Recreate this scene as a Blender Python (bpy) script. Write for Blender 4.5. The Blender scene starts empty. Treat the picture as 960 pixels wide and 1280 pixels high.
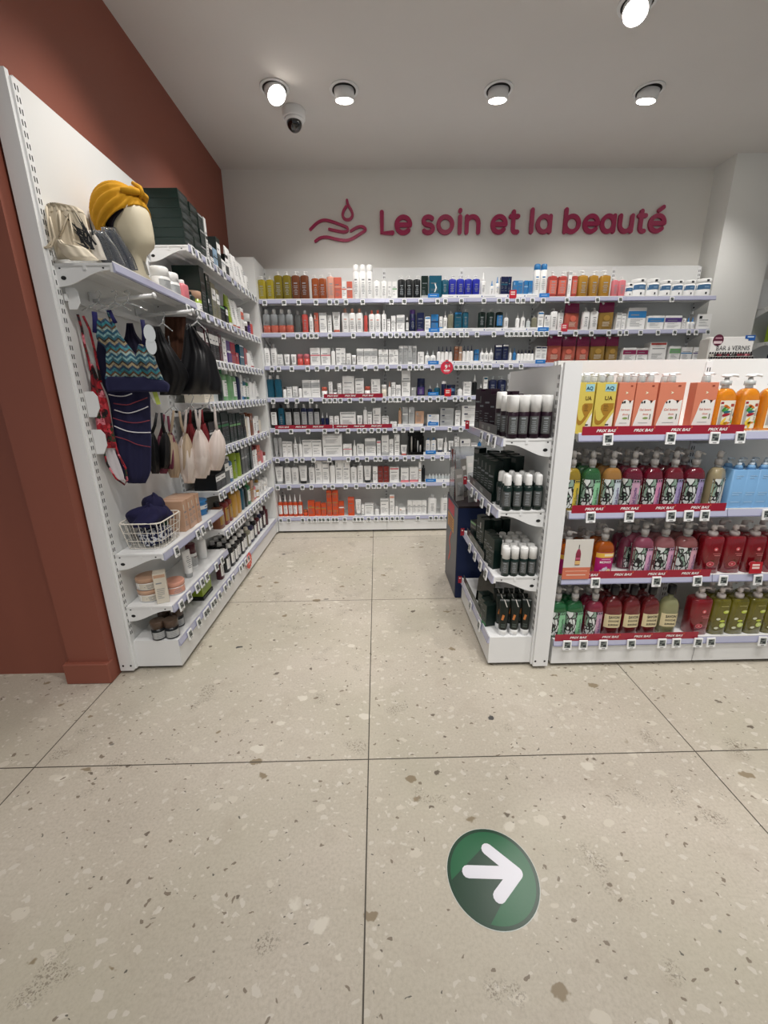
import bpy, math, random
from mathutils import Vector, Matrix
rnd = random.Random(7)
col = bpy.context.scene.collection
PI = math.pi
# ------------------------------------------------------------------ camera
F_PX, PITCH, YAW, ROLL, CAM_H = 511.635, math.radians(16.348), math.radians(.836), math.radians(-.678), 1.28
_cy, _sy, _cp, _sp = math.cos(YAW), math.sin(YAW), math.cos(PITCH), math.sin(PITCH)
FWD = Vector((_sy*_cp, _cy*_cp, -_sp)); _r = Vector((_cy, -_sy, 0)); _u = _r.cross(FWD)
RGT = _r*math.cos(ROLL) + _u*math.sin(ROLL); UP = -_r*math.sin(ROLL) + _u*math.cos(ROLL)
CAM = Vector((0, 0, CAM_H))
cd = bpy.data.cameras.new('camera'); cam = bpy.data.objects.new('camera', cd); col.objects.link(cam)
cd.sensor_fit = 'HORIZONTAL'; cd.sensor_width = 36; cd.lens = F_PX/960*36; cd.clip_start = .01
rot = Matrix((RGT, UP, -FWD)).transposed().to_4x4(); cam.matrix_world = Matrix.Translation(CAM) @ rot
bpy.context.scene.camera = cam

def ray(x, y): return (RGT*(x-480) - UP*(y-640) + FWD*F_PX).normalized()
def at(x, y, X=None, Y=None, Z=None):
    d = ray(x, y)
    t = X/d.x if X is not None else Y/d.y if Y is not None else (Z-CAM_H)/d.z
    return CAM + d*t
def atp(x, y, p0, n):
    d = ray(x, y); p0 = Vector(p0); n = Vector(n)
    return CAM + d*((p0-CAM).dot(n)/d.dot(n))
def proj(p):
    v = Vector(p)-CAM; z = v.dot(FWD)
    return 480+F_PX*v.dot(RGT)/z, 640-F_PX*v.dot(UP)/z
def y_at(px, X, Z):
    lo, hi = 1.2, 6.
    for _ in range(40):
        m = (lo+hi)/2; q = proj((X, m, Z))[0]
        if (q < px) == (X < 0): lo = m
        else: hi = m
    return (lo+hi)/2
# ------------------------------------------------------------------ materials
def lin(h):
    c = [int(h[i:i+2], 16)/255 for i in (0, 2, 4)]
    return tuple(x/12.92 if x <= .04045 else ((x+.055)/1.055)**2.4 for x in c)+(1,)
MC = {}
def mat(hexc, rough=.45, metal=0, trans=0, coat=0, emit=0, ior=1.45, spec=None, sss=0):
    k = (hexc, rough, metal, trans, coat, emit, ior, sss)
    if k in MC: return MC[k]
    m = bpy.data.materials.new('m_'+hexc); m.use_nodes = True
    b = m.node_tree.nodes['Principled BSDF']; I = b.inputs
    I['Base Color'].default_value = lin(hexc); I['Roughness'].default_value = rough; I['Metallic'].default_value = metal
    I['Transmission Weight'].default_value = trans; I['Coat Weight'].default_value = coat; I['IOR'].default_value = ior
    if emit: I['Emission Color'].default_value = lin(hexc); I['Emission Strength'].default_value = emit
    MC[k] = m; return m
def nodes(name):
    m = bpy.data.materials.new(name); m.use_nodes = True; nt = m.node_tree
    return m, nt, nt.nodes['Principled BSDF']
def N(nt, t, **kw):
    n = nt.nodes.new(t)
    for k, v in kw.items():
        if k in n.inputs.keys(): n.inputs[k].default_value = v
        else: setattr(n, k, v)
    return n
def ramp(nt, src, stops, interp='LINEAR'):
    r = nt.nodes.new('ShaderNodeValToRGB'); r.color_ramp.interpolation = interp
    e = r.color_ramp.elements
    while len(e) < len(stops): e.new(.5)
    for i, (p, c) in enumerate(stops):
        e[i].position = p; e[i].color = lin(c) if isinstance(c, str) else (c, c, c, 1)
    nt.links.new(src, r.inputs[0]); return r.outputs[0]
def mix(nt, f, a, b):
    m = nt.nodes.new('ShaderNodeMix'); m.data_type = 'RGBA'
    for s, v in ((m.inputs[0], f), (m.inputs[6], a), (m.inputs[7], b)):
        if hasattr(v, 'links'): nt.links.new(v, s)
        else: s.default_value = v if not isinstance(v, str) else lin(v)
    return m.outputs[2]
def mth(nt, op, a, b=None, c=None):
    m = nt.nodes.new('ShaderNodeMath'); m.operation = op
    for i, v in enumerate((a, b, c)):
        if v is None: continue
        if hasattr(v, 'links'): nt.links.new(v, m.inputs[i])
        else: m.inputs[i].default_value = v
    return m.outputs[0]

def floor_material():
    m, nt, b = nodes('terrazzo_tile')
    tc = N(nt, 'ShaderNodeTexCoord'); P = tc.outputs['Object']
    def noise(scale, detail=3, rough=.5, out=0):
        n = N(nt, 'ShaderNodeTexNoise', Scale=scale, Detail=detail, Roughness=rough); nt.links.new(P, n.inputs['Vector']); return n.outputs[out]
    # warped coordinates give ragged chips
    w1 = noise(14, 3, .6, 1)
    vm = N(nt, 'ShaderNodeVectorMath', operation='MULTIPLY_ADD'); nt.links.new(w1, vm.inputs[0])
    vm.inputs[1].default_value = (.05, .05, 0); nt.links.new(P, vm.inputs[2]); W = vm.outputs[0]
    w2 = noise(45, 2, .6, 1)
    vm2 = N(nt, 'ShaderNodeVectorMath', operation='MULTIPLY_ADD'); nt.links.new(w2, vm2.inputs[0])
    vm2.inputs[1].default_value = (.022, .022, 0); nt.links.new(W, vm2.inputs[2]); W2 = vm2.outputs[0]
    base = ramp(nt, noise(2.2, 4, .55), [(.3, 'bab1a2'), (.5, 'c6bdad'), (.7, 'cfc6b8')])
    grit = ramp(nt, noise(120, 4, .7), [(.35, 'a39b8f'), (.5, 'c0b8ab'), (.68, 'd0c9be')])
    c = mix(nt, .42, base, grit); c = mix(nt, ramp(nt, noise(1.3, 2, .5), [(.4, 0.), (.62, .45)]), c, 'b5b19c'); c = mix(nt, ramp(nt, noise(9, 3, .6), [(.55, 0.), (.75, .35)]), c, 'a89c8c')
    def chips(scale, coords, size, keep_lo, keep_hi, colr, fac=1., seedoff=0):
        nonlocal c
        mp = N(nt, 'ShaderNodeMapping'); mp.inputs['Location'].default_value = (seedoff, seedoff*1.7, .37); mp.inputs['Rotation'].default_value = (0, 0, .6+seedoff)
        mp.inputs['Scale'].default_value = (1, 1.45, 1)
        nt.links.new(coords, mp.inputs['Vector'])
        v = N(nt, 'ShaderNodeTexVoronoi', Scale=scale, Randomness=1.0); nt.links.new(mp.outputs[0], v.inputs['Vector'])
        sx = nt.nodes.new('ShaderNodeSeparateColor'); nt.links.new(v.outputs['Color'], sx.inputs[0])
        sel = mth(nt, 'MULTIPLY', mth(nt, 'GREATER_THAN', sx.outputs[0], keep_lo), mth(nt, 'LESS_THAN', sx.outputs[0], keep_hi))
        # per-cell radius
        rad = mth(nt, 'MULTIPLY_ADD', sx.outputs[1], size*.7, size*.3)
        edge = ramp(nt, mth(nt, 'SUBTRACT', rad, v.outputs['Distance']), [(0, 0.), (.05, 1.)])
        f = mth(nt, 'MULTIPLY', mth(nt, 'MULTIPLY', sel, edge), fac)
        c = mix(nt, f, c, colr)
    chips(34, W2, .42, .45, .8, 'd2ccc0', .8, .3)
    chips(60, W2, .36, .6, .8, 'd6d0c4', .7, 1.3)
    chips(17, W, .40, .55, .72, 'd0c9ba', .85, 2.1)
    chips(10, W2, .33, .70, .82, 'd8d2c4', .9, 3.4)
    chips(11, W2, .3, .1, .19, '8a7b62', .9, 4.2)
    chips(45, W2, .36, .12, .26, '776a5a', .85, 5.6)
    chips(22, W2, .3, .905, .945, '5c5044', .85, 6.1)
    chips(12, W2, .24, .94, .98, '34353a', .9, 7.7)
    chips(75, W2, .3, .87, .93, '4a4741', .85, 8.9)
    # clusters of fine dark speckle
    cl = mth(nt, 'MULTIPLY', ramp(nt, noise(5.5, 2, .5), [(.63, 0.), (.69, 1.)]), ramp(nt, noise(150, 2, .8), [(.52, 0.), (.56, 1.)]))
    c = mix(nt, mth(nt, 'MULTIPLY', cl, .6), c, '6f6558')
    # grout lines
    s = N(nt, 'ShaderNodeSeparateXYZ'); nt.links.new(P, s.inputs[0])
    def line(o, off, pitch):
        q = mth(nt, 'PINGPONG', mth(nt, 'ADD', o, off), pitch/2)
        return mth(nt, 'LESS_THAN', q, .0021)
    g = mth(nt, 'MAXIMUM', line(s.outputs[0], .05+12, 1.2), line(s.outputs[1], 11.9-1.175, 1.19))
    c = mix(nt, g, c, '4a443b')
    nt.links.new(c, b.inputs['Base Color'])
    b.inputs['Roughness'].default_value = .42
    r = ramp(nt, noise(30, 3, .6), [(.3, .34), (.7, .5)]); nt.links.new(r, b.inputs['Roughness'])
    bp = N(nt, 'ShaderNodeBump', Strength=.12, Distance=.002); nt.links.new(mth(nt, 'SUBTRACT', 1, g), bp.inputs['Height']); nt.links.new(bp.outputs[0], b.inputs['Normal'])
    return m
def paint(hexc, rough=.75, var=.03, scale=3):
    m, nt, b = nodes('paint_'+hexc)
    tc = N(nt, 'ShaderNodeTexCoord'); n = N(nt, 'ShaderNodeTexNoise', Scale=scale, Detail=4.0); nt.links.new(tc.outputs['Object'], n.inputs['Vector'])
    h = lin(hexc); r = nt.nodes.new('ShaderNodeMix'); r.data_type = 'RGBA'
    r.inputs[6].default_value = tuple(x*(1-var) for x in h[:3])+(1,); r.inputs[7].default_value = tuple(min(1, x*(1+var)) for x in h[:3])+(1,)
    nt.links.new(n.outputs[0], r.inputs[0]); nt.links.new(r.outputs[2], b.inputs['Base Color']); b.inputs['Roughness'].default_value = rough
    n2 = N(nt, 'ShaderNodeTexNoise', Scale=260.0, Detail=2.0); nt.links.new(tc.outputs['Object'], n2.inputs['Vector'])
    bp = N(nt, 'ShaderNodeBump', Strength=.06, Distance=.002); nt.links.new(n2.outputs[0], bp.inputs['Height']); nt.links.new(bp.outputs[0], b.inputs['Normal'])
    return m
def zebra(base, leaf, scale=28):
    """leafy animal-stripe print of the shower gel labels"""
    m, nt, b = nodes('leaf_print')
    tc = N(nt, 'ShaderNodeTexCoord')
    nz = N(nt, 'ShaderNodeTexNoise', Scale=22.0, Detail=1.0); nt.links.new(tc.outputs['Object'], nz.inputs['Vector'])
    ad = N(nt, 'ShaderNodeVectorMath', operation='MULTIPLY_ADD'); nt.links.new(nz.outputs[1], ad.inputs[0]); ad.inputs[1].default_value = (.05, .05, .05); nt.links.new(tc.outputs['Object'], ad.inputs[2])
    mp = N(nt, 'ShaderNodeMapping'); mp.inputs['Rotation'].default_value = (.1, .75, .2); mp.inputs['Scale'].default_value = (1.25, .8, .42); nt.links.new(ad.outputs[0], mp.inputs[0])
    vo = N(nt, 'ShaderNodeTexVoronoi', Scale=58.0); vo.feature = 'DISTANCE_TO_EDGE'; nt.links.new(mp.outputs[0], vo.inputs['Vector'])
    v2 = N(nt, 'ShaderNodeTexVoronoi', Scale=58.0); nt.links.new(mp.outputs[0], v2.inputs['Vector'])
    sx = nt.nodes.new('ShaderNodeSeparateColor'); nt.links.new(v2.outputs['Color'], sx.inputs[0])
    cell = ramp(nt, sx.outputs[0], [(0, 'd8dedb'), (.35, base), (.7, '8fa898')], 'CONSTANT')
    nt.links.new(mix(nt, ramp(nt, vo.outputs['Distance'], [(.08, 1.), (.11, 0.)]), cell, leaf), b.inputs['Base Color']); b.inputs['Roughness'].default_value = .35
    return m
def fabric_print(kind):
    m, nt, b = nodes(kind)
    tc = N(nt, 'ShaderNodeTexCoord'); P = tc.outputs['Object']
    s = N(nt, 'ShaderNodeSeparateXYZ'); nt.links.new(P, s.inputs[0]); x, z = s.outputs[0], s.outputs[2]
    b.inputs['Roughness'].default_value = .85
    if kind == 'chevron':
        zz = mth(nt, 'ADD', z, mth(nt, 'MULTIPLY', mth(nt, 'PINGPONG', x, .016), .9))
        t = mth(nt, 'FRACT', mth(nt, 'MULTIPLY', zz, 11.5))
        c = ramp(nt, t, [(0, '2a5f6c'), (.12, '7ba0a2'), (.22, '1d4f66'), (.34, '8fa39c'), (.45, '5a3d20'), (.55, '2f7680'), (.68, '1f3c58'), (.8, '94886a'), (.92, '3b2a1c')], 'CONSTANT')
        n = N(nt, 'ShaderNodeTexNoise', Scale=90.0, Detail=2.0); nt.links.new(P, n.inputs['Vector'])
        c = mix(nt, ramp(nt, n.outputs[0], [(.5, 0.), (.6, .6)]), c, '2b3b4a')
    elif kind == 'floral':
        v = N(nt, 'ShaderNodeTexVoronoi', Scale=38.0); nt.links.new(P, v.inputs['Vector'])
        sx = nt.nodes.new('ShaderNodeSeparateColor'); nt.links.new(v.outputs['Color'], sx.inputs[0])
        c = ramp(nt, sx.outputs[0], [(0, '1d1216'), (.28, 'b0202e'), (.55, '7a1a26'), (.7, 'd8808c'), (.8, '2a3a26'), (.9, 'c43a44')], 'CONSTANT')
        n = N(nt, 'ShaderNodeTexNoise', Scale=70.0, Detail=2.0); nt.links.new(P, n.inputs['Vector'])
        c = mix(nt, ramp(nt, n.outputs[0], [(.52, 0.), (.58, .8)]), c, '8c1824')
    elif kind == 'dotty':
        n = N(nt, 'ShaderNodeTexNoise', Scale=85.0, Detail=1.0); nt.links.new(P, n.inputs['Vector'])
        c = ramp(nt, n.outputs[0], [(.5, '14183a'), (.53, 'cfd2da')])
    nt.links.new(c, b.inputs['Base Color']); return m
# ------------------------------------------------------------------ mesh builder
TXT = {}
def text_geo(s, bold=0., res=2, shear=0.):
    k = (s, bold, res, shear)
    if k not in TXT:
        cu = bpy.data.curves.new('t', 'FONT'); cu.body = s; cu.size = 1; cu.offset = bold; cu.resolution_u = res; cu.shear = shear; cu.align_x = 'CENTER'
        o = bpy.data.objects.new('t', cu); col.objects.link(o)
        dg = bpy.context.evaluated_depsgraph_get(); me = o.evaluated_get(dg).to_mesh()
        V = [(v.co.x, v.co.y) for v in me.vertices]; Fc = [tuple(p.vertices) for p in me.polygons]
        o.evaluated_get(dg).to_mesh_clear(); bpy.data.objects.remove(o); bpy.data.curves.remove(cu)
        if V:
            x0, x1 = min(v[0] for v in V), max(v[0] for v in V); y0, y1 = min(v[1] for v in V), max(v[1] for v in V)
        else: x0 = x1 = y0 = y1 = 0
        TXT[k] = (V, Fc, x0, x1, y0, y1)
    return TXT[k]
def ringpts(hx, hy, r, k=4):
    r = min(r, hx*.999, hy*.999); out = []
    for cx, cy, a0 in ((hx-r, hy-r, 0), (-hx+r, hy-r, 90), (-hx+r, -hy+r, 180), (hx-r, -hy+r, 270)):
        for i in range(k+1):
            a = math.radians(a0+90*i/k); out.append((cx+r*math.cos(a), cy+r*math.sin(a)))
    return out
def yfront(x, hx, hy, r):
    r = min(r, hx*.999, hy*.999); a = abs(x)-(hx-r)
    return -hy if a <= 0 else -(hy-r+math.sqrt(max(0, r*r-a*a)))
class MB:
    def __init__(s): s.v = []; s.f = []; s.mi = []; s.sm = []; s.mats = []; s.T = None
    def add(s, V, Fc, m, smooth=False):
        b = len(s.v)
        s.v += [tuple(s.T @ Vector(v)) for v in V] if s.T else [tuple(v) for v in V]
        if m not in s.mats: s.mats.append(m)
        i = s.mats.index(m)
        for f in Fc: s.f.append(tuple(b+q for q in f)); s.mi.append(i); s.sm.append(smooth)
        return s
    def box(s, x0, x1, y0, y1, z0, z1, m, ch=0):
        if ch:
            cx, cy = (x0+x1)/2, (y0+y1)/2; hx, hy = (x1-x0)/2, (y1-y0)/2
            return s.loft([(z0, hx-ch, hy-ch, ch), (z0+ch, hx, hy, ch), (z1-ch, hx, hy, ch), (z1, hx-ch, hy-ch, ch)], m, 1, cx, cy, smooth=False)
        V = [(x, y, z) for z in (z0, z1) for x, y in ((x0, y0), (x1, y0), (x1, y1), (x0, y1))]
        return s.add(V, [(3, 2, 1, 0), (4, 5, 6, 7), (0, 1, 5, 4), (1, 2, 6, 5), (2, 3, 7, 6), (3, 0, 4, 7)], m)
    def loft(s, secs, m, k=4, cx=0, cy=0, smooth=True, caps=True):
        V = []; n = 4*(k+1)
        for sec in secs:
            z, hx, hy, r = sec[:4]; ox, oy = (sec[4], sec[5]) if len(sec) > 4 else (0, 0)
            V += [(cx+ox+x, cy+oy+y, z) for x, y in ringpts(hx, hy, r, k)]
        Fc = [(j*n+i, j*n+(i+1) % n, (j+1)*n+(i+1) % n, (j+1)*n+i) for j in range(len(secs)-1) for i in range(n)]
        s.add(V, Fc, m, smooth)
        if caps:
            b = len(s.v)-len(V); i = s.mats.index(m)
            s.f.append(tuple(b+q for q in range(n-1, -1, -1))); s.f.append(tuple(b+(len(secs)-1)*n+q for q in range(n))); s.mi += [i, i]; s.sm += [False, False]
        return s
    def lathe(s, prof, m, cx=0, cy=0, k=4, smooth=True): return s.loft([(z, r, r, r) for z, r in prof], m, k, cx, cy, smooth)
    def tube(s, pts, r, m, n=8, caps=True):
        pts = [Vector(p) for p in pts]; V = []; up = None
        for i, p in enumerate(pts):
            t = ((pts[min(i+1, len(pts)-1)]-pts[max(i-1, 0)])).normalized()
            if up is None: up = Vector((0, 0, 1)) if abs(t.z) < .9 else Vector((1, 0, 0))
            a = t.cross(up).normalized(); b = a.cross(t).normalized(); up = b
            rr = r[i] if isinstance(r, (list, tuple)) else r
            V += [p+a*rr*math.cos(2*PI*j/n)+b*rr*math.sin(2*PI*j/n) for j in range(n)]
        Fc = [(i*n+j, i*n+(j+1) % n, (i+1)*n+(j+1) % n, (i+1)*n+j) for i in range(len(pts)-1) for j in range(n)]
        if caps: Fc += [tuple(range(n-1, -1, -1)), tuple((len(pts)-1)*n+j for j in range(n))]
        return s.add(V, Fc, m, True)
    def prism(s, poly, a0, a1, m, axis='y'):
        """polygon extruded along axis; poly given in the two other axes"""
        def mk(p, a): return (p[0], a, p[1]) if axis == 'y' else (a, p[0], p[1]) if axis == 'x' else (p[0], p[1], a)
        n = len(poly); V = [mk(p, a0) for p in poly]+[mk(p, a1) for p in poly]
        return s.add(V, [tuple(range(n)), tuple(range(2*n-1, n-1, -1))]+[(i, n+i, n+(i+1) % n, (i+1) % n) for i in range(n)], m)
    def strip(s, hx, hy, r, u0, u1, z0, z1, m, e=.0006, n=8, zx=None):
        """patch that hugs the front of a rounded body; u in -1..1 across"""
        if hy >= 0 and r < hx*.5: n = 1 if abs(u0) < .95 and abs(u1) < .95 else n
        V = []
        for i in range(n+1):
            x = (u0+(u1-u0)*i/n)*hx; y = yfront(x, hx, hy, r)-e
            V += [(x, y, z0), (x, y, z1)]
        return s.add(V, [(2*i, 2*i+2, 2*i+3, 2*i+1) for i in range(n)], m, n > 1)
    def text(s, t, x, z, y, size, m, bold=0., wrap=None, fit=None, rot=0, shear=0., res=2, ht=None):
        """flat lettering in the XZ plane facing -Y, centred on x, z; wrap=(hx,hy,r) bends it round a body"""
        V, Fc, x0, x1, y0, y1 = text_geo(t, bold, res, shear)
        if not V: return s
        sc = size
        if ht: sc = ht/(y1-y0)
        if fit: sc = min(sc, fit/(x1-x0)) if not ht else fit/(x1-x0)
        sz = ht/(y1-y0) if (fit and ht) else sc
        mx, my = (x0+x1)/2, (y0+y1)/2; out = []
        for a, b in V:
            a = (a-mx)*sc; b = (b-my)*sz
            if rot: a, b = -b, a
            px = x+a; py = y if wrap is None else yfront(px, *wrap)+y
            out.append((px, py, z+b))
        return s.add(out, Fc, m)
    def mesh(s, name):
        me = bpy.data.meshes.new(name); me.from_pydata(s.v, [], s.f)
        for m in s.mats: me.materials.append(m)
        me.polygons.foreach_set('material_index', s.mi); me.polygons.foreach_set('use_smooth', s.sm); me.update(); return me
    def build(s, name, parent=None, loc=(0, 0, 0), rotz=0):
        o = bpy.data.objects.new(name, s.mesh(name)); col.objects.link(o); o.location = loc; o.rotation_euler = (0, 0, rotz)
        if parent: o.parent = parent
        return o
def tag(o, label=None, cat=None, group=None, kind=None):
    if label: o['label'] = label
    if cat: o['category'] = cat
    if group: o['group'] = group
    if kind: o['kind'] = kind
    return o
def empty(name, loc=(0, 0, 0), rotz=0):
    o = bpy.data.objects.new(name, None); col.objects.link(o); o.location = loc; o.rotation_euler = (0, 0, rotz); o.empty_display_size = .02; return o
def copy_tree(o, parent=None):
    c = o.copy(); col.objects.link(c)
    if parent: c.parent = parent
    for ch in KIDS.get(o.name, []): copy_tree(ch, c)
    return c
KIDS = {}
REG = []          # [object, look singular, look plural, place, sort key, ordinal scheme]
def reg(o, look, place, key, cat, scheme='left', plural=None):
    REG.append((o, look, plural or (look.replace('box with', 'boxes with') if 'box with' in look else look.replace(' with ', 's with ', 1) if ' with ' in look else look+('es' if look[-1] == 'x' else 's')), place, key, scheme)); o['category'] = cat
ORD = 'first second third fourth fifth sixth seventh eighth ninth tenth eleventh twelfth thirteenth fourteenth fifteenth sixteenth seventeenth eighteenth nineteenth twentieth twenty-first twenty-second twenty-third twenty-fourth twenty-fifth twenty-sixth twenty-seventh twenty-eighth twenty-ninth thirtieth thirty-first thirty-second thirty-third thirty-fourth thirty-fifth thirty-sixth thirty-seventh thirty-eighth thirty-ninth fortieth forty-first forty-second forty-third forty-fourth forty-fifth'.split()
NUM = 'zero one two three four five six seven eight nine ten eleven twelve thirteen fourteen fifteen sixteen seventeen eighteen nineteen twenty twenty-one twenty-two twenty-three twenty-four twenty-five twenty-six twenty-seven twenty-eight twenty-nine thirty thirty-one thirty-two thirty-three thirty-four thirty-five thirty-six thirty-seven thirty-eight thirty-nine forty forty-one forty-two forty-three forty-four forty-five'.split()
def write_labels():
    from collections import defaultdict
    g = defaultdict(list)
    for r in REG: g[(r[1], r[3])].append(r)
    for (look, place), rs in g.items():
        n = len(rs)
        if n == 1: rs[0][0]['label'] = f'{look} {place}'; continue
        rs.sort(key=lambda r: r[4])
        for i, r in enumerate(rs):
            if r[5] == 'left':
                w = 'leftmost' if i == 0 else 'rightmost' if i == n-1 else ORD[i]+' from left'
            elif r[5] == 'near':
                w = 'nearest' if i == 0 else 'farthest' if i == n-1 else ORD[i]+' nearest'
            else:
                w = 'lowest' if i == 0 else 'topmost' if i == n-1 else ORD[i]+' from bottom'
            r[0]['label'] = f'{w} of {NUM[n]} {r[2]} {place}'; r[0]['group'] = f'{r[2]} {place}'
# ------------------------------------------------------------------ the room
WHITE = mat('f1f1ef', .4); PANEL = paint('e6e7e5', .45, .012, 2); WMET = mat('eceded', .35); DARK = mat('2a2b2c', .6); STEEL = mat('b8babb', .25, 1)
CEIL = 3.05
o = MB().box(-4, 7, -3.2, 4.3, -.1, 0, floor_material()).build('floor'); tag(o, kind='structure')
o = MB().box(-4, 7, -3.2, 4.3, CEIL, CEIL+.1, paint('dedbd8', .85)).build('ceiling'); tag(o, kind='structure')
wm = paint('e4e2dc', .8)
o = MB().box(-1.6, 7, 4.05, 4.2, 0, CEIL, wm).build('wall_back'); tag(o, kind='structure')
o = MB().box(2.87, 3.30, 3.83, 4.05, 0, CEIL, paint('e8e8e4', .8)).build('wall_column'); tag(o, kind='structure')
RED = paint('905241', .6, .04)
mb = MB().box(-1.44, -1.25, 1.66, 4.05, 0, CEIL, RED)
mb.box(-1.43, -1.25, 1.635, 1.66, 0, CEIL, RED)
o = mb.build('wall_left'); tag(o, kind='structure')
o = MB().box(-4, -1.44, 1.70, 1.80, 0, CEIL, RED).build('wall_front_left'); tag(o, kind='structure')
o = MB().box(-1.45, -1.245, 1.615, 1.66, 0, .105, RED, .004).build('baseboard_left'); tag(o, kind='structure')
# ------------------------------------------------------------------ shelving units
RAIL = mat('b6b8cf', .22, coat=.5); RAILD = mat('8a8ca8', .3)
SLOT = mat('1c1d1e', .7)
def bracket_mb(x, d, flip=1):
    P = [(0, 0), (-d, 0), (-d, -.014)]
    for i in range(9):
        t = i/8; P.append((-d+.02+(d-.035)*t, -.016-.052*(t*t*(3-2*t))))
    P += [(0, -.07)]
    b = MB().prism(P, x-.0025, x+.0025, WMET, 'x')
    for y, z, r in ((-d+.03, -.008, .004), (-.02, -.008, .004), (-.028, -.04, .010)):
        for sx in (-1, 1):
            b.prism([(y+r*math.cos(a*PI/5), z+r*.7*math.sin(a*PI/5)) for a in range(10)], x+sx*.0024, x+sx*.0032, SLOT, 'x')
    return b
def upright_mb(x, h, spine=.06, z0=.02):
    b = MB().box(x-.014, x+.014, -.004, spine*.55, z0, h-.01, WMET)
    z = .2
    while z < h-.04:
        for dx in (-.007, .004): b.box(x+dx, x+dx+.004, -.0046, -.003, z, z+.017, SLOT)
        z += .032
    return b
def bay(label, loc, rotz, w, h, d, zs, zb, place, spine=.06, ups=(1, 1), end=None, db=None, side=None, railh=.032):
    """one bay of shop shelving; front is local -Y, x runs 0..w; end is the side ('lo' or 'hi') closed by a cover plate"""
    db = db or d; root = empty('shelving_unit', loc, rotz); tag(root, label, 'shelving unit')
    x0, x1 = .001, w-.001
    MB().box(x0, x1, .001, .022, .03, h, PANEL).build('back_panel', root)
    if spine > .03: MB().box(x0, x1, spine-.012, spine, .03, h, PANEL).build('rear_panel', root)
    b = MB()
    zz = .45
    for a, x in zip(ups, (0, w)):
        if a: upright_mb(x, h, spine).build('upright', root)
    if end:
        xa, xb = (-.016, 0.0) if end == 'lo' else (w, w+.016)
        xa, xb = (xa-.012, xb-.012) if end == 'lo' else (xa+.012, xb+.012)
        e = MB().box(xa, xb, .003, spine+.004, .018, h+.006, WMET)
        for y in (.012, spine-.012): e.tube([(xa-.001, y, .045), (xb+.001, y, .045)], .005, SLOT, 8)
        e.build('end_cover', root)
    bs = MB().box(x0, x1, -db, -.001, zb-.014, zb, WMET).box(x0, x1, -db, -db+.014, .02, zb-.014, WMET)
    for sx in (x0, x1-.012): bs.box(sx, sx+.012, -db+.014, -.001, .02, zb-.014, WMET)
    base = bs.build('base_plinth', root)
    for sx in (.04, w-.04):
        for sy in (-db+.05, .02): MB().lathe([(0, .013), (.006, .013), (.008, .006), (.022, .006)], STEEL, sx, sy, 2).build('levelling_foot', base)
    def rail(z, dd, par):
        P = [(-dd, z+.004), (-dd-.003, z+.004), (-dd-.010, z-railh+.006), (-dd-.008, z-railh), (-dd, z-railh)]
        r = MB().prism(P, x0, x1, RAIL, 'x'); r.box(x0, x1, -dd-.0112, -dd-.0095, z-railh+.002, z-railh+.006, RAILD); r.box(x0, x1, -dd-.0035, -dd-.002, z+.001, z+.006, WHITE)
        r.build('price_rail', par)
    rail(zb, db, base)
    for z in zs:
        s = MB().box(x0, x1, -d, -.002, z-.008, z, WMET).box(x0, x1, -d, -d+.010, z-.03, z-.008, WMET).box(x0, x1, -d*.55, -d*.5, z-.022, z-.008, WMET).build('shelf', root)
        rail(z, d, s)
        for x in (.006, w-.006): bracket_mb(x, d-.006).build('bracket', s).location.z = z-.008
    return root
# left unit, facing +X
LX = -1.175
bay('tall white end bay with turban mannequin and swimwear, nearest the red wall edge', (LX, 1.71, 0), PI/2, .72, 2.29, .215, (1.745, .60, .34), .16, '', end='lo', ups=(1, 1))
bay('tall white left bay with dark green cartons, between swimwear bay and corner', (LX, 2.43, 0), PI/2, 1.235, 2.29, .215, (2.02, 1.715, 1.47, 1.232, .962, .71, .46), .16, '', ups=(0, 1))
# back unit
BZ = (2.01, 1.757, 1.50, 1.238, .978, .723, .472); BY = 3.95; xs = [-.945, .082, .75, 1.39, 2.07, 2.82]
nm = ['first back wall bay by the left corner with yellow bottles on top', 'second back wall bay with black and royal blue bottles on top', 'third back wall bay with the light blue cartons on top', 'fourth back wall bay with coral and amber bottles on top', 'last back wall bay beside the column with white tubs on top']
for i in range(5):
    bay(nm[i], (xs[i], BY, 0), 0, xs[i+1]-xs[i], 2.30, .25, BZ, .156, '', ups=(1, 1 if i == 4 else 0), spine=.06)
# corner filler between the left and back units
cf = empty('corner_filler', (-1.06, 3.8, 0)); tag(cf, 'white corner filler panel between left shelving and back shelving', 'panel')
MB().box(-1.172, -.949, 3.672, 3.686, .02, 2.31, PANEL).build('front_panel', cf); MB().box(-.964, -.949, 3.686, 3.985, .02, 2.31, WMET).build('side_panel', cf)
for c_ in cf.children: pass
for o in list(col.objects):
    if o.parent == cf: o.location = (1.06, -3.8, 0)
# right aisle unit facing -X, and the front gondola
bay('low white gondola end with purple and black bottles, facing the aisle', (.722, 2.325, 0), -PI/2, .645, 1.375, .205, (1.09, .783, .472), .16, '', spine=.068, end='hi')
SZ = (1.107, .778, .47)
bay('low white gondola bay with peach sleeves and savon bottles, beside the post', (.815, 1.93, 0), 0, .685, 1.405, .262, SZ, .15, '', ups=(0, 1), spine=.05)
bay('low white gondola bay with olive and blue bottles, at right frame edge', (1.502, 1.93, 0), 0, .9, 1.405, .262, SZ, .15, '', ups=(0, 1), spine=.05)
# dark unit beyond the column
bay('far shelving behind the column at the right edge', (3.40, 4.0, 0), 0, .9, 2.2, .25, (1.95, 1.66, 1.36), .15, '', spine=.04)
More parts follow.
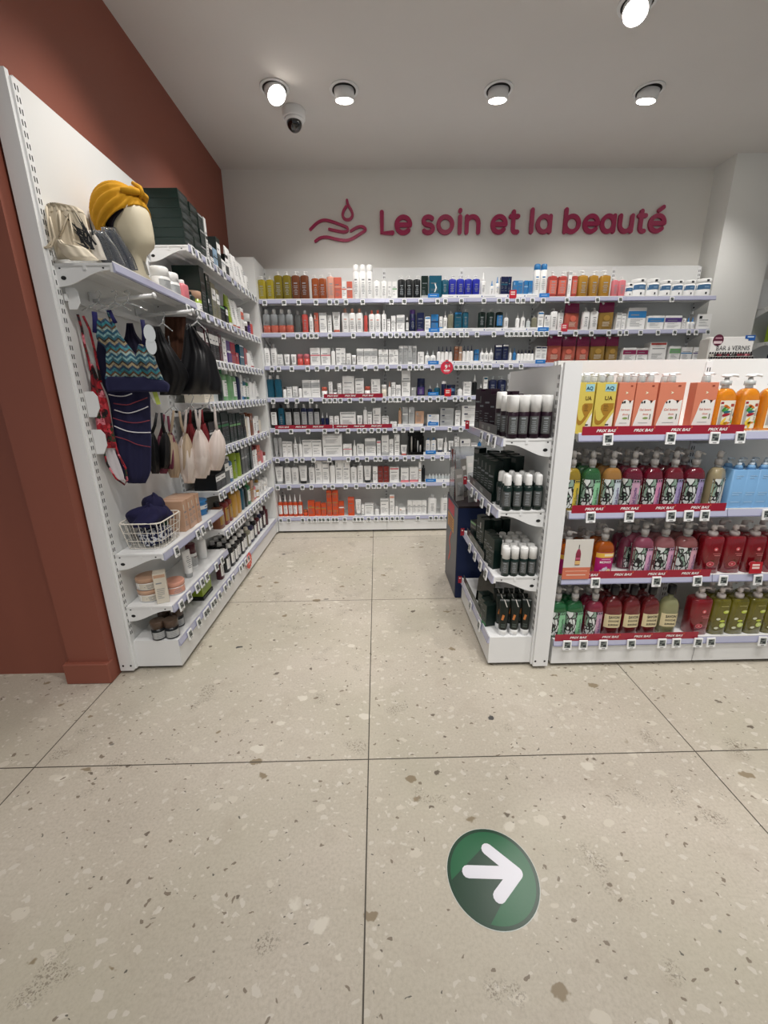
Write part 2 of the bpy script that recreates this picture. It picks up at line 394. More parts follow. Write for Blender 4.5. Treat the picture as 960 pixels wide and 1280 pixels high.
# ------------------------------------------------------------------ ceiling lamps
GLOW = mat('fff6ea', .5, emit=22)
def lamp(px, py, tx, ty, power, seed, lab, z=CEIL, beam=True, L=None):
    p = L or at(px, py, Z=z); r = empty('ceiling_spotlight', (p.x, p.y, z)); tag(r, lab, 'spotlight', None)
    MB().loft([(-.006, .086, .086, .086), (-.001, .089, .089, .089), (0, .085, .085, .085)], WMET, 8).build('trim_ring', r)
    MB().lathe([(-.0075, .071), (-.0065, .072)], mat('242424', .8), 0, 0, 8).build('recess', r)
    g = MB(); M = Matrix.Translation((0, 0, -.01)) @ Matrix.Rotation(tx, 4, 'X') @ Matrix.Rotation(ty, 4, 'Y')
    g.T = M; g.lathe([(-.042, .056), (-.040, .06), (.01, .062)], WMET, 0, 0, 8)
    h = g.build('lamp_head', r)
    g = MB(); g.T = M; g.lathe([(-.0435, .050), (-.0418, .054)], GLOW, 0, 0, 8); g.build('lens', h)
    return p
SPOTS = []
def spot(x, y, z, tx, ty, tz, e, ang=78, r=.06, colr=(1, .965, .93)):
    ld = bpy.data.lights.new('downlight_beam', 'SPOT'); ld.energy = e; ld.spot_size = math.radians(ang); ld.spot_blend = .9; ld.shadow_soft_size = r; ld.color = colr
    o = bpy.data.objects.new('downlight_beam', ld); col.objects.link(o); o.location = (x, y, z)
    o.rotation_euler = (Vector((tx, ty, tz))-Vector((x, y, z))).to_track_quat('-Z', 'Y').to_euler(); return o
E_B = 52
for px, py, tx, ty, tgt, lab in [(343, 110, -.45, -.35, (-1.1, 3.0, 1.4), 'tilted bright ceiling spotlight, leftmost above the dome camera'), (430, 112, .2, 0, (-.3, 3.95, 1.0), 'ceiling spotlight right of the dome camera'),
        (623, 112, .2, 0, (.7, 3.95, 1.0), 'ceiling spotlight above the word soin'), (811, 113, .22, .1, (1.8, 3.95, 1.0), 'ceiling spotlight above the word beauté'),
        (797, 3, -.4, .3, (1.35, 1.7, .8), 'glaring ceiling spotlight cut by the top of the frame')]:
    p = lamp(px, py, tx, ty, 1, 1, lab); spot(p.x, p.y, CEIL-.07, *tgt, E_B, 95 if py > 50 else 80)
p = lamp(0, 0, .2, 0, 1, 1, 'ceiling spotlight over the column, just past the right edge', L=Vector((2.75, 3.25, CEIL))); spot(p.x, p.y, CEIL-.07, 2.7, 3.95, .9, E_B*.7, 90)
# further downlights of the room, behind and above the camera
for x, y, tgt, e in [(-.6, 2.0, (-1.1, 2.1, 1.2), 45), (-.15, 1.2, (-.9, 2.1, .8), 55), (.8, .9, (1.1, 1.9, .7), 95), (1.7, .8, (1.7, 1.9, .7), 95), (0, 0, (0, .9, 0), 60), (.9, -.4, (.6, .7, 0), 70), (-.9, -.5, (-.8, .6, 0), 60), (.1, 2.2, (.1, 3.4, 0), 50), (2.3, 1.4, (2.6, 1.9, 0), 80)]:
    spot(x, y, CEIL-.07, *tgt, e*.95, 90)
w = bpy.data.worlds.new('w'); bpy.context.scene.world = w; w.use_nodes = True
w.node_tree.nodes['Background'].inputs[0].default_value = (.93, .96, 1, 1); w.node_tree.nodes['Background'].inputs[1].default_value = .30
vs = bpy.context.scene.view_settings; vs.view_transform = 'Standard'; vs.look = 'None'; vs.exposure = 0; vs.gamma = 1; vs.use_curve_mapping = False
# dome camera
p = at(367, 138, Z=CEIL); r = empty('dome_camera', (p.x, p.y, CEIL)); tag(r, 'white security dome camera with black lens bubble on ceiling', 'security camera')
MB().lathe([(-.05, .068), (-.045, .072), (-.01, .074), (0, .074)], WMET, 0, 0, 8).build('housing', r)
MB().lathe([(-.066, .05), (-.062, .06), (-.048, .064)], WMET, 0, 0, 8).build('collar', r)
MB().lathe([(-.066-.052*math.sin(a*PI/16), .0005+.05*math.cos(a*PI/16)) for a in range(8, -1, -1)], mat('0c0c0e', .06, coat=1), 0, 0, 8).build('dome', r)
# ------------------------------------------------------------------ wall lettering
PINK = mat('b0305c', .4)
def stroke(mb, pts, t, y0, y1, m, closed=False):
    """round-ended stroke of half width t in the XZ plane, extruded y0..y1"""
    P = [Vector((a, b)) for a, b in pts]; n = len(P)
    def nrm(i):
        if closed: d = (P[(i+1) % n]-P[(i-1) % n])
        else: d = P[min(i+1, n-1)]-P[max(i-1, 0)]
        d.normalize(); return Vector((-d.y, d.x))
    L = [P[i]+nrm(i)*t for i in range(n)]; Rr = [P[i]-nrm(i)*t for i in range(n)]
    if closed:
        V = []
        for q in (L, Rr): 
            for y in (y0, y1): V += [(a.x, y, a.y) for a in q]
        F = []
        for i in range(n):
            j = (i+1) % n
            F += [(i, j, 2*n+j, 2*n+i), (n+i, 3*n+i, 3*n+j, n+j), (i, n+i, n+j, j), (2*n+i, 2*n+j, 3*n+j, 3*n+i)]
        mb.add(V, F, m); return
    def capf(c, d0, k=6):
        a0 = math.atan2(d0.y, d0.x); return [c+Vector((math.cos(a0-PI*i/k), math.sin(a0-PI*i/k)))*t for i in range(1, k)]
    ring = L + capf(P[-1], L[-1]-P[-1]) + Rr[::-1] + capf(P[0], Rr[0]-P[0])
    m2 = len(ring); k = 5
    # faces: quads along + cap fans as ngons
    V = [(a.x, y0, a.y) for a in ring]+[(a.x, y1, a.y) for a in ring]; F = []
    ri = lambda i: n+k+(n-1-i)
    for off in (0, m2):
        q = [(off+i, off+i+1, off+ri(i+1), off+ri(i)) for i in range(n-1)]
        q += [tuple(off+j for j in range(n-1, n+k+1)), tuple([off+j for j in range(n+k+n-1, m2)]+[off])]
        F += q if off == 0 else [f[::-1] for f in q]
    F += [(i, (i+1) % m2, m2+(i+1) % m2, m2+i) for i in range(m2)]
    mb.add(V, F, m)
def arc(cx, cz, rx, rz, a0, a1, n=14): return [(cx+rx*math.cos(math.radians(a0+(a1-a0)*i/n)), cz+rz*math.sin(math.radians(a0+(a1-a0)*i/n))) for i in range(n+1)]
WY = 4.05; sign = empty('wall_lettering', (1.2, WY, 2.57)); tag(sign, 'raspberry raised lettering reading Le soin et la beauté on the back wall', 'sign')
T = .0172; XH = .150; ASC = .197; CAPH = .185
def glyph(ch, w):
    r = w/2-T; zc = XH/2; rz = XH/2-T; lo = T; hi = XH-T; a, b = T, w-T
    if ch == 'L': return [[(a, CAPH-T), (a, lo), (b, lo)]]
    if ch == 'e': return [arc(w/2, zc, r, rz, 0, 318, 24)[::1], [(a, zc), (b, zc)]]
    if ch == 'é': return glyph('e', w)+[[(w*.52, XH+.022), (w*.72, XH+.044)]]
    if ch == 's':
        return [arc(w/2, zc+rz/2, r*.92, rz/2, 35, 180, 8)+arc(w/2, zc+rz/2, r*.92, rz/2, 180, 262, 5)[1:]+arc(w/2, zc-rz/2, r*.98, rz/2, 82, -145, 12)]
    if ch == 'o': return [arc(w/2, zc, r, rz, 0, 360, 28)]
    if ch == 'i': return [[(w/2, lo), (w/2, hi)], [(w/2, XH+.026), (w/2, XH+.0285)]]
    if ch == 'n': return [[(a, lo), (a, hi)], [(a, XH*.5)]+arc(w/2, hi-r, r, r, 165, 0, 10)+[(b, lo)]]
    if ch == 'u': return [[(a, hi)]+arc(w/2, lo+r, r, r, 180, 345, 10), [(b, hi), (b, lo)]]
    if ch == 't': return [[(w*.42, ASC*.93-T), (w*.42, lo+.03)]+arc(w*.42+.026, lo+.026, .026, .026, 180, 275, 6)+[(b, lo)], [(a, hi), (b, hi)]]
    if ch == 'l': return [[(a+.002, ASC-T), (a+.002, lo)]]
    if ch == 'a': return [arc(w/2, zc, r, rz, 0, 360, 24), [(b, hi), (b, lo)]]
    if ch == 'b': return [arc(w/2, zc, r, rz, 0, 360, 24), [(a, ASC-T), (a, lo)]]
for ch, x0, x1 in [('L', 475, 493), ('e', 493, 515), ('s', 526, 543.5), ('o', 545, 567), ('i', 571, 577), ('n', 580, 599.5), ('e', 612, 633), ('t', 634, 648), ('l', 660, 667), ('a', 668, 688), ('b', 702, 723.5), ('e', 726, 747), ('a', 747.5, 767), ('u', 769.5, 789), ('t', 792, 805), ('é', 807, 829)]:
    A = at(x0, 294, Y=WY).x; B = at(x1, 294, Y=WY).x; mb = MB()
    for i, st in enumerate(glyph(ch, B-A)):
        cl = len(st) > 20 and st[0] == st[0] and abs(st[0][0]-st[-1][0]) < 1e-6 and abs(st[0][1]-st[-1][1]) < 1e-6
        stroke(mb, [(x+A-1.2, z) for x, z in (st[:-1] if cl else st)], T, -.020+.0004*i, -.0015, PINK, cl)
    mb.build('letter', sign)
logo = empty('wall_logo', (-.2, WY, 2.6)); tag(logo, 'raspberry outline of an open hand under a drop, left of lettering', 'sign')
def wp(c): return [((lambda p: (p.x+.2, p.z-2.6))(at(300+a/2.667, 60+b/2.667, Y=WY))) for a, b in c]
def smooth(P, closed=False, k=5):
    out = []; n = len(P)
    for i in range(n if closed else n-1):
        p0, p1, p2, p3 = (P[(i-1) % n], P[i], P[(i+1) % n], P[(i+2) % n]) if closed else (P[max(i-1, 0)], P[i], P[i+1], P[min(i+2, n-1)])
        for j in range(k):
            t = j/k; out.append(tuple(.5*((2*p1[q])+(-p0[q]+p2[q])*t+(2*p0[q]-5*p1[q]+4*p2[q]-p3[q])*t*t+(-p0[q]+3*p1[q]-3*p2[q]+p3[q])*t**3) for q in range(2)))
    if not closed: out.append(P[-1])
    return out
mb = MB(); stroke(mb, smooth(wp([(357, 510), (361, 526), (372, 545), (375, 561), (366, 573), (351, 573), (343, 561), (346, 545), (354, 531)])), .0105, -.018, -.0015, PINK); mb.build('drop', logo)
mb = MB(); stroke(mb, smooth(wp([(235, 607), (258, 585), (280, 576), (305, 580), (338, 592), (357, 600), (358, 611), (345, 615), (320, 611), (298, 606)])), .0105, -.018, -.0015, PINK); mb.build('fingers', logo)
mb = MB(); stroke(mb, smooth(wp([(370, 612), (388, 601), (405, 597), (416, 602), (417, 610), (396, 624), (372, 638), (350, 643), (318, 638), (290, 632), (268, 635), (252, 646)])), .0105, -.0176, -.0015, PINK); mb.build('palm', logo)
# ------------------------------------------------------------------ floor arrow sticker
c = Vector((.298, .795)); R0 = .1245
st = empty('floor_sticker', (c.x, c.y, 0)); tag(st, 'round green floor sticker with white arrow pointing right', 'sticker')
def disc(r, z0, z1, m, n=64): return MB().prism([(r*math.cos(2*PI*i/n), r*math.sin(2*PI*i/n)) for i in range(n)], z0, z1, m, 'z')
GL = {}
def vinyl(h):
    m, nt, b = nodes('vinyl_'+h); b.inputs['Base Color'].default_value = lin(h); b.inputs['Roughness'].default_value = .3
    tc = N(nt, 'ShaderNodeTexCoord'); n = N(nt, 'ShaderNodeTexNoise', Scale=230.0, Detail=2.0); nt.links.new(tc.outputs['Object'], n.inputs['Vector'])
    bp = N(nt, 'ShaderNodeBump', Strength=.16, Distance=.0008); nt.links.new(n.outputs[0], bp.inputs['Height']); nt.links.new(bp.outputs[0], b.inputs['Normal']); return m
V1, V2 = vinyl('0f3a26'), vinyl('12603a')
disc(R0, .0002, .0011, mat('cfd4cf', .3)).build('backing', st); disc(R0-.0015, .0011, .0013, V1).build('border', st)
disc(R0-.0105, .0013, .0014, V2).build('disc', st)
def g2(a, b):
    p = at(500+a/4, 980+b/4, Z=0); return (p.x-c.x, p.y-c.y)
tip = g2(583, 447); tail = g2(340, 440); u1 = g2(435, 328); d1 = g2(497, 565); tt = .0163
# the printed long shadow of the arrow
rr = R0-.0108
def onrim(a): return (rr*math.cos(math.radians(a)), rr*math.sin(math.radians(a)))
e1 = (u1[0]-.006, u1[1]+.012); 
a_ = math.degrees(math.atan2(*g2(262, 480)[::-1])); b_ = math.degrees(math.atan2(*g2(455, 690)[::-1]))
if b_ < a_: b_ += 360
poly = [e1, (tail[0]+.01, tail[1]+.005)]; 
poly = [(e1[0]-.010, e1[1]-.01)]+[onrim(a_+(b_-a_)*i/16) for i in range(17)]+[(d1[0]+.012, d1[1]-.004), (tip[0], tip[1]), ]
MB().prism(poly, .0014, .00146, V1, 'z').build('arrow_shadow', st)
def stroke_flat(pts, t, z0, z1, m):
    b = MB(); stroke(b, pts, t, 0, 1, m); b.v = [(x, z, z0+(z1-z0)*y) for x, y, z in b.v]; return b
b = MB()
for i, pp in enumerate(([tail, tip], [u1, tip], [d1, tip])):
    q = stroke_flat(pp, tt, .0014, .0018+i*.00005, mat('e6e6ee', .3)); b.add(q.v, q.f, mat('e6e6ee', .3))
b.build('arrow', st)
# ------------------------------------------------------------------ products
COL = dict(yel=('d2bd28', 'yellow'), olv=('a3901f', 'olive yellow'), brn=('93502f', 'copper brown'), orn=('c9602c', 'orange brown'), pch=('f0a58c', 'peach'), cor=('ee6f58', 'coral'), wht=('f4f4f2', 'white'),
 gry=('b9bcbc', 'grey'), dgr=('626564', 'dark grey'), blk=('15181a', 'black'), dkg=('152a26', 'dark green'), nvy=('1a2552', 'navy'), ryl=('2430c0', 'royal blue'), teal=('15607c', 'teal'), blu=('2a86d0', 'blue'),
 lbl=('9cc4e6', 'light blue'), red=('c22430', 'red'), crd=('e0524a', 'coral red'), amb=('dba030', 'amber'), pnk=('f2808a', 'pink'), mag=('a0285c', 'magenta'), pur=('2a1424', 'dark purple'), brd=('96302a', 'brick red'),
 grn=('2f8a52', 'green'), lgn=('78b878', 'light green'), lim=('9ab820', 'lime green'), tan=('d8a888', 'tan'), gld=('c0923a', 'gold'), cre=('eadfcc', 'cream'), vor=('f0501e', 'bright orange'), drd=('5a1420', 'dark red'),
 clr=('cfd8d8', 'clear'), vio=('5a3a8c', 'violet'), khk=('8c8a72', 'grey green'), bty=('4a7cac', 'steel blue'), dbr=('5c4638', 'brown'))
def _tone(h):
    c = [int(h[i:i+2], 16) for i in (0, 2, 4)]; l = .3*c[0]+.59*c[1]+.11*c[2]
    return ''.join('%02x' % int(max(0, min(255, (x+(l-x)*.14)*.95))) for x in c)
COL = {k: (v[0] if k in ('wht', 'blk') else _tone(v[0]), v[1]) for k, v in COL.items()}
GREYT = mat('8c8f92', .6)
def C(k, rough=.38, **kw): return mat(COL[k][0], rough, **kw)
def liq(k): return mat(COL[k][0], .12, trans=.35, coat=.4)
PUMPW = mat('f3f4f4', .3); PUMPC = mat('d9dedd', .15, trans=.45)
def head(mb, z, r, m, ang=0):
    """pump head: collar, stem, nozzle"""
    mb.lathe([(z, r*.95), (z+r*.1, r), (z+r*.9, r), (z+r*1.0, r*.8)], m)
    mb.lathe([(z+r*1.0, r*.34), (z+r*1.75, r*.34)], m, k=2)
    mb.lathe([(z+r*1.75, r*.62), (z+r*1.85, r*.7), (z+r*2.5, r*.62), (z+r*2.6, r*.4)], m, k=3)
    a = ang; d = Vector((math.cos(a), math.sin(a), 0)); p = Vector((0, 0, z+r*2.3))
    mb.tube([p, p+d*r*1.6, p+d*r*2.4-Vector((0, 0, r*.25)), p+d*r*2.6-Vector((0, 0, r*.7))], [r*.34, r*.3, r*.24, r*.2], m, 6)
def lines(mb, hx, hy, r, z0, z1, m, n, rg, u=.55, e=.0009):
    for i in range(n):
        z = z1-(z1-z0)*(i+.5)/n; t = (z1-z0)/n*.17; L = u*rg.uniform(.45, 1)
        mb.strip(hx, hy, r, -L, L, z-t, z+t, m, e, 3)
PC = {}
def product(kind, w, d, h, body, acc, lab, var=0):
    """-> (mesh of the body, [(child name, mesh)])"""
    w, d, h = round(w, 3), round(d, 3), round(h, 3); key = (kind, w, d, h, body, acc, lab, var)
    if key in PC: return PC[key]
    rg = random.Random(str(key)); hx, hy = w/2, d/2; ch = []; B = MB(); A = C(acc, .3)
    bm = liq(body) if kind == 'pump' and body in ('yel', 'olv', 'brn', 'orn', 'crd', 'amb') else C(body, .28); e = .0006
    if kind in ('pump', 'gel', 'bottle', 'drop', 'can', 'two', 'roll', 'nub'):
        r = min(hx, hy)*(.98 if kind in ('can', 'drop', 'roll', 'nub') else .75)
        hb = {'pump': .76, 'gel': .74, 'bottle': .84, 'drop': .66, 'can': .8, 'two': .82, 'roll': .62, 'nub': .7}[kind]*h
        m = liq(body) if kind in ('gel', 'two') else bm; q = min(hx, hy); nr = q*.38 if kind not in ('can', 'roll') else q*.9
        sh = min(q*.55, hb*.16) if kind not in ('can', 'roll') else q*.12
        prof = [(0, hx*.92, hy*.92, r*.9), (.003, hx, hy, r), (hb-sh, hx, hy, r), (hb-sh*.45, hx*.9, hy*.9, r*.9), (hb-sh*.1, nr*1.5, nr*1.5, nr*1.5), (hb, nr*1.05, nr*1.05, nr*1.05)]
        if kind in ('can', 'roll'): prof = [(0, hx*.95, hy*.95, r), (.003, hx, hy, r), (hb-sh, hx, hy, r), (hb, hx*.92, hy*.92, r)]
        if kind == 'two':
            f = hb*.42; B.loft([(0, hx*.92, hy*.92, r*.9), (.003, hx, hy, r), (f, hx, hy, r)], m); B.loft([(f+.0005, hx, hy, r)]+prof[2:], mat('c9cfd2', .1, trans=.5))
        else: B.loft(prof, m)
        c_ = MB()
        if kind in ('pump', 'gel'):
            head(c_, hb, max(nr*1.15, .007), PUMPC if kind == 'gel' else A, rg.choice((PI, PI*.9, 0, -.6, -2.4))); ch.append(('pump_head', c_))
        elif kind == 'drop':
            c_.lathe([(hb, nr*1.2), (hb+h*.06, nr*1.3), (hb+h*.09, nr*.8), (h*.96, nr*.45), (h, nr*.3)], A); ch.append(('dropper', c_))
        elif kind == 'nub':
            c_.lathe([(hb, q*.70), (hb+.003, q*.74), (h-q*.5, q*.70), (h-q*.15, q*.6), (h, q*.35)], A); ch.append(('cap', c_))
        elif kind in ('can', 'roll'):
            c_.lathe([(hb, q*.92), (hb+.003, q*.95), (h-q*.35, q*.93), (h-q*.1, q*.75), (h, q*.4)] if kind == 'can' else [(hb, q*.97), (h-.004, q*.95), (h, q*.85)], A); ch.append(('cap', c_))
        else:
            c_.lathe([(hb-.002, nr*1.45), (hb, nr*1.5), (h-.003, nr*1.4), (h, nr*1.25)], A); ch.append(('cap', c_))
        if lab != '-':
            l_ = MB(); LC = C(lab, .45); z0, z1 = hb*.18, (hb-sh)*.86
            if lab == body or kind == 'can': z1 = z0+(z1-z0)*.9
            if lab != body: l_.strip(hx, hy, r, -.8, .8, z0, z1, LC, e, 10)
            tm = GREYT if lab in ('wht', 'cre', 'gry', 'clr') else mat('9aa0a4', .5)
            l_.strip(hx, hy, r, -.4, .4, z1-(z1-z0)*.16, z1-(z1-z0)*.08, C(acc) if acc not in ('wht', 'clr') else tm, e*1.6, 4)
            lines(l_, hx, hy, r, z0+.004, z1-(z1-z0)*.25, tm, 6, rg, .5, e*1.7); ch.append(('label', l_))
    elif kind == 'tube':
        cp = h*.16; r = min(hx, hy)*.98
        B.loft([(cp, hx*.82, hy, r), (cp+.002, hx*.85, hy, r), (cp+(h-cp)*.5, hx*.93, hy*.62, hy*.6), (h-.012, hx, .004, .003), (h, hx, .0015, .001)], bm)
        c_ = MB().loft([(0, hx*.72, hy*.9, r), (cp-.002, hx*.8, hy*.98, r), (cp, hx*.78, hy*.95, r)], A); ch.append(('cap', c_))
        l_ = MB(); tm = GREYT if body in ('wht', 'cre', 'gry', 'clr', 'pch') else mat('dfe3e6', .5)
        for i in range(7):
            z = cp+(h-cp)*(.72-.08*i); t = (z-cp)/(h-cp); yy = -hy*(1-.38*min(1, t*2))+max(0, (t-.5))*hy*1.0; L = hx*rg.uniform(.25, .6)
            l_.add([(-L, yy-.0012, z), (L, yy-.0012, z), (L, yy-.0008, z+.003), (-L, yy-.0008, z+.003)], [(0, 1, 2, 3)], tm)
        ch.append(('label', l_))
    elif kind == 'jar':
        hl = h*.36; B.loft([(0, hx*.9, hx*.9, hx*.9), (.003, hx, hx, hx), (h-hl, hx, hx, hx)], bm, 6)
        c_ = MB().lathe([(h-hl, hx*1.02), (h-.003, hx*1.03), (h, hx*.98)], A, 0, 0, 6); ch.append(('lid', c_))
        if lab != '-':
            l_ = MB(); l_.strip(hx, hx, hx, -.92, .92, h*.1, (h-hl)*(.9 if h < .09 else .72), C(lab, .45), e, 10); lines(l_, hx, hx, hx, h*.14, (h-hl)*(.8 if h < .09 else .66), GREYT, 3, rg, .5, e*1.8); ch.append(('label', l_))
    elif kind == 'tub':
        hl = h*.22; B.loft([(0, hx*.94, hx*.94, hx*.94), (.003, hx*.97, hx*.97, hx*.97), (h-hl, hx*.99, hx*.99, hx*.99)], bm, 8)
        c_ = MB().lathe([(h-hl, hx*1.0), (h-hl+.004, hx*1.02), (h-.005, hx*1.02), (h, hx*.97)], A, 0, 0, 8); ch.append(('lid', c_))
        l_ = MB(); l_.strip(hx*.99, hx*.99, hx*.99, -.97, .97, h*.42, h*.68, C(lab, .4), e, 14); l_.strip(hx*.99, hx*.99, hx*.99, -.3, .3, h*.5, h*.58, mat('7d9cbc', .5), e*2, 4)
        l_.strip(hx*.99, hx*.99, hx*.99, -.12, .12, h*.14, h*.26, mat('33363c', .5), e*2, 4); l_.box(-.01, .01, -hx*1.025-.0008, -hx*1.02, h-hl*.8, h-hl*.3, mat('33363c', .5)); ch.append(('label', l_))
    elif kind == 'pouch':
        B.loft([(0, hx*.86, hy*.75, hy*.7), (.006, hx*.95, hy, hy*.9), (h*.3, hx, hy*.95, hy*.9), (h*.62, hx, hy*.6, hy*.55), (h*.64, hx, hy*.58, hy*.5)], liq(body), 5)
        B.loft([(h*.641, hx, hy*.58, hy*.5), (h*.9, hx*.99, hy*.16, .004), (h*.985, hx*.97, .0025, .002), (h, hx*.96, .0015, .001)], C(acc, .25), 5)
        c_ = MB(); c_.T = Matrix.Translation((-hx*.45, 0, h*.93)) @ Matrix.Rotation(-.5, 4, 'Y'); c_.lathe([(0, .009), (.018, .009), (.02, .007)], PUMPW); ch.append(('cap', c_))
        l_ = MB(); l_.add([(hx*math.cos(a*PI/8)*.4, -hy*.92-.004+.0, h*.44+hx*.35*math.sin(a*PI/8)) for a in range(16)], [tuple(range(16))], C(body, .2))
        for i in range(5): l_.add([(-hx*.5, -hy*1.0-.001, h*(.16+.035*i)), (hx*rg.uniform(.2, .55), -hy*1.0-.001, h*(.16+.035*i)), (hx*.4, -hy*1.0-.001, h*(.17+.035*i)), (-hx*.5, -hy*1.0-.001, h*(.17+.035*i))], [(0, 1, 2, 3)], mat('e8dcc8', .5))
        ch.append(('label', l_))
    elif kind == 'carton':
        B.box(-hx, hx, -hy, hy, 0, h, bm, min(.001, hx*.2)); l_ = MB(); AC = C(acc, .4); f = -hy-.0004
        light = body in ('wht', 'cre', 'gry', 'clr', 'pch', 'tan', 'lbl'); tm = GREYT if light else mat('767c80', .5)
        def q(x0, x1, z0, z1, m, g=0): l_.add([(x0*hx, f-g, z0*h), (x1*hx, f-g, z0*h), (x1*hx, f-g, z1*h), (x0*hx, f-g, z1*h)], [(0, 1, 2, 3)], m)
        v = var if var else rg.choice((1, 2, 3, 4))
        if acc != body:
            if v == 1: q(-1, 1, .0, .16, AC)
            elif v == 2: q(-1, 1, .55, .62, AC)
            elif v == 3: q(-.75, -.35, .7, .88, AC)
            elif v == 4: q(-.9, .9, .86, .96, AC)
            elif v == 5: q(-1, 1, .55, .85, AC)
            elif v == 6: l_.add([(x*hx*.3, f-.0003, (.5+z)*h) for x, z in ((-.6, .2), (.0, .2), (.8, 0), (0, -.2), (-.6, -.2), (.1, 0))], [(0, 1, 2, 5), (5, 2, 3, 4)], AC)
        x0, x1 = (-.7, rg.uniform(.2, .8))
        q(x0, x1, .66 if v != 3 else .6, .70 if v != 3 else .645, tm, .0003)
        for i in range(6):
            z = .48-.06*i
            if rg.random() < .85: q(-.7, rg.uniform(-.1, .75), z, z+.018, tm, .0003)
        ch.append(('print', l_))
    elif kind == 'set':   # shrink-wrapped pair: slab with a clear window
        B.box(-hx, hx, -hy, hy, 0, h, bm, .001); l_ = MB(); l_.add([(-hx*.8, -hy-.0005, h*.3), (hx*.8, -hy-.0005, h*.3), (hx*.8, -hy-.0005, h*.8), (-hx*.8, -hy-.0005, h*.8)], [(0, 1, 2, 3)], C(acc)); ch.append(('print', l_))
    PC[key] = (B.mesh(kind), [(n, m.mesh(n)) for n, m in ch]); return PC[key]
NAMES = dict(pump=('pump_bottle', 'pump bottle', 'bottle'), gel=('shower_gel_bottle', 'pump bottle', 'bottle'), bottle=('capped_bottle', 'bottle', 'bottle'), drop=('dropper_bottle', 'nozzle bottle', 'bottle'), can=('spray_can', 'spray can', 'spray can'),
 two=('two_phase_bottle', 'two-tone bottle', 'bottle'), roll=('roll_on_bottle', 'bottle', 'bottle'), nub=('capped_bottle', 'bottle', 'bottle'), tube=('cream_tube', 'tube', 'tube'), jar=('cream_jar', 'jar', 'jar'), tub=('cream_tub', 'large tub', 'tub'), pouch=('refill_pouch', 'refill pouch', 'pouch'), carton=('carton', 'carton', 'box'), set=('gift_set', 'gift box', 'box'))
def put(kind, w, d, h, body, acc, lab, x, y, z, rz, place, key, var=0, scheme='left', look=None, zj=0):
    me, ch = product(kind, w, d, h, body, acc, lab, var); nm_, lk, cat = NAMES[kind]
    o = bpy.data.objects.new(nm_, me); col.objects.link(o); o.location = (x, y, z); o.rotation_euler = (0, 0, rz)
    for n, m in ch:
        c = bpy.data.objects.new(n, m); col.objects.link(c); c.parent = o
    if not look:
        b, a = COL[body][1], COL[acc][1]
        what = {'drop': 'tipped', 'jar': 'lidded', 'tub': 'lidded', 'pouch': 'topped', 'carton': 'printed', 'set': 'printed'}.get(kind, 'capped')
        look = f"{a.replace(' ', '-')}-{what} {b} {lk}" if a != b and kind != 'gel' else f'{b} {lk}' if kind != 'carton' else f'plain {b} {lk}'
    reg(o, look, place, key, cat, scheme); return o
TAGM = mat('f4f5f5', .35); TSCR = mat('7d8480', .3); TINK = mat('33373a', .5)
def tag_meshes():
    b = MB().box(-.021, .021, -.006, 0, -.025, .024, TAGM, .0015); s = MB().box(-.0145, .0145, -.0066, -.0058, -.013, .017, TSCR)
    s.box(-.012, .004, -.0069, -.0064, .008, .014, TINK); s.box(-.002, .012, -.0069, -.0064, -.010, .001, TINK); s.box(-.012, -.004, -.0069, -.0064, -.002, .005, TINK); s.box(-.008, .008, -.0064, -.0058, -.021, -.0185, TINK)
    return b.mesh('price_tag'), s.mesh('screen')
TM = tag_meshes()
def price_tag(x, y, z, rz, place, key, scheme='left', s=1.):
    o = bpy.data.objects.new('price_tag', TM[0]); col.objects.link(o); o.location = (x, y, z); o.rotation_euler = (-.10, rnd.uniform(-.05, .05), rz); o.scale = (s, s, s)
    c = bpy.data.objects.new('screen', TM[1]); col.objects.link(c); c.parent = o
    reg(o, 'white price tag', place, key, 'price tag', scheme)
ROWN = ['top', 'second', 'third', 'fourth', 'fifth', 'sixth', 'seventh', 'bottom']
BACKZ = list(BZ)+[.156]
def parse(s):
    for ln in s.strip().splitlines():
        for it in ln.split(';'):
            p = it.split()
            if p: yield p
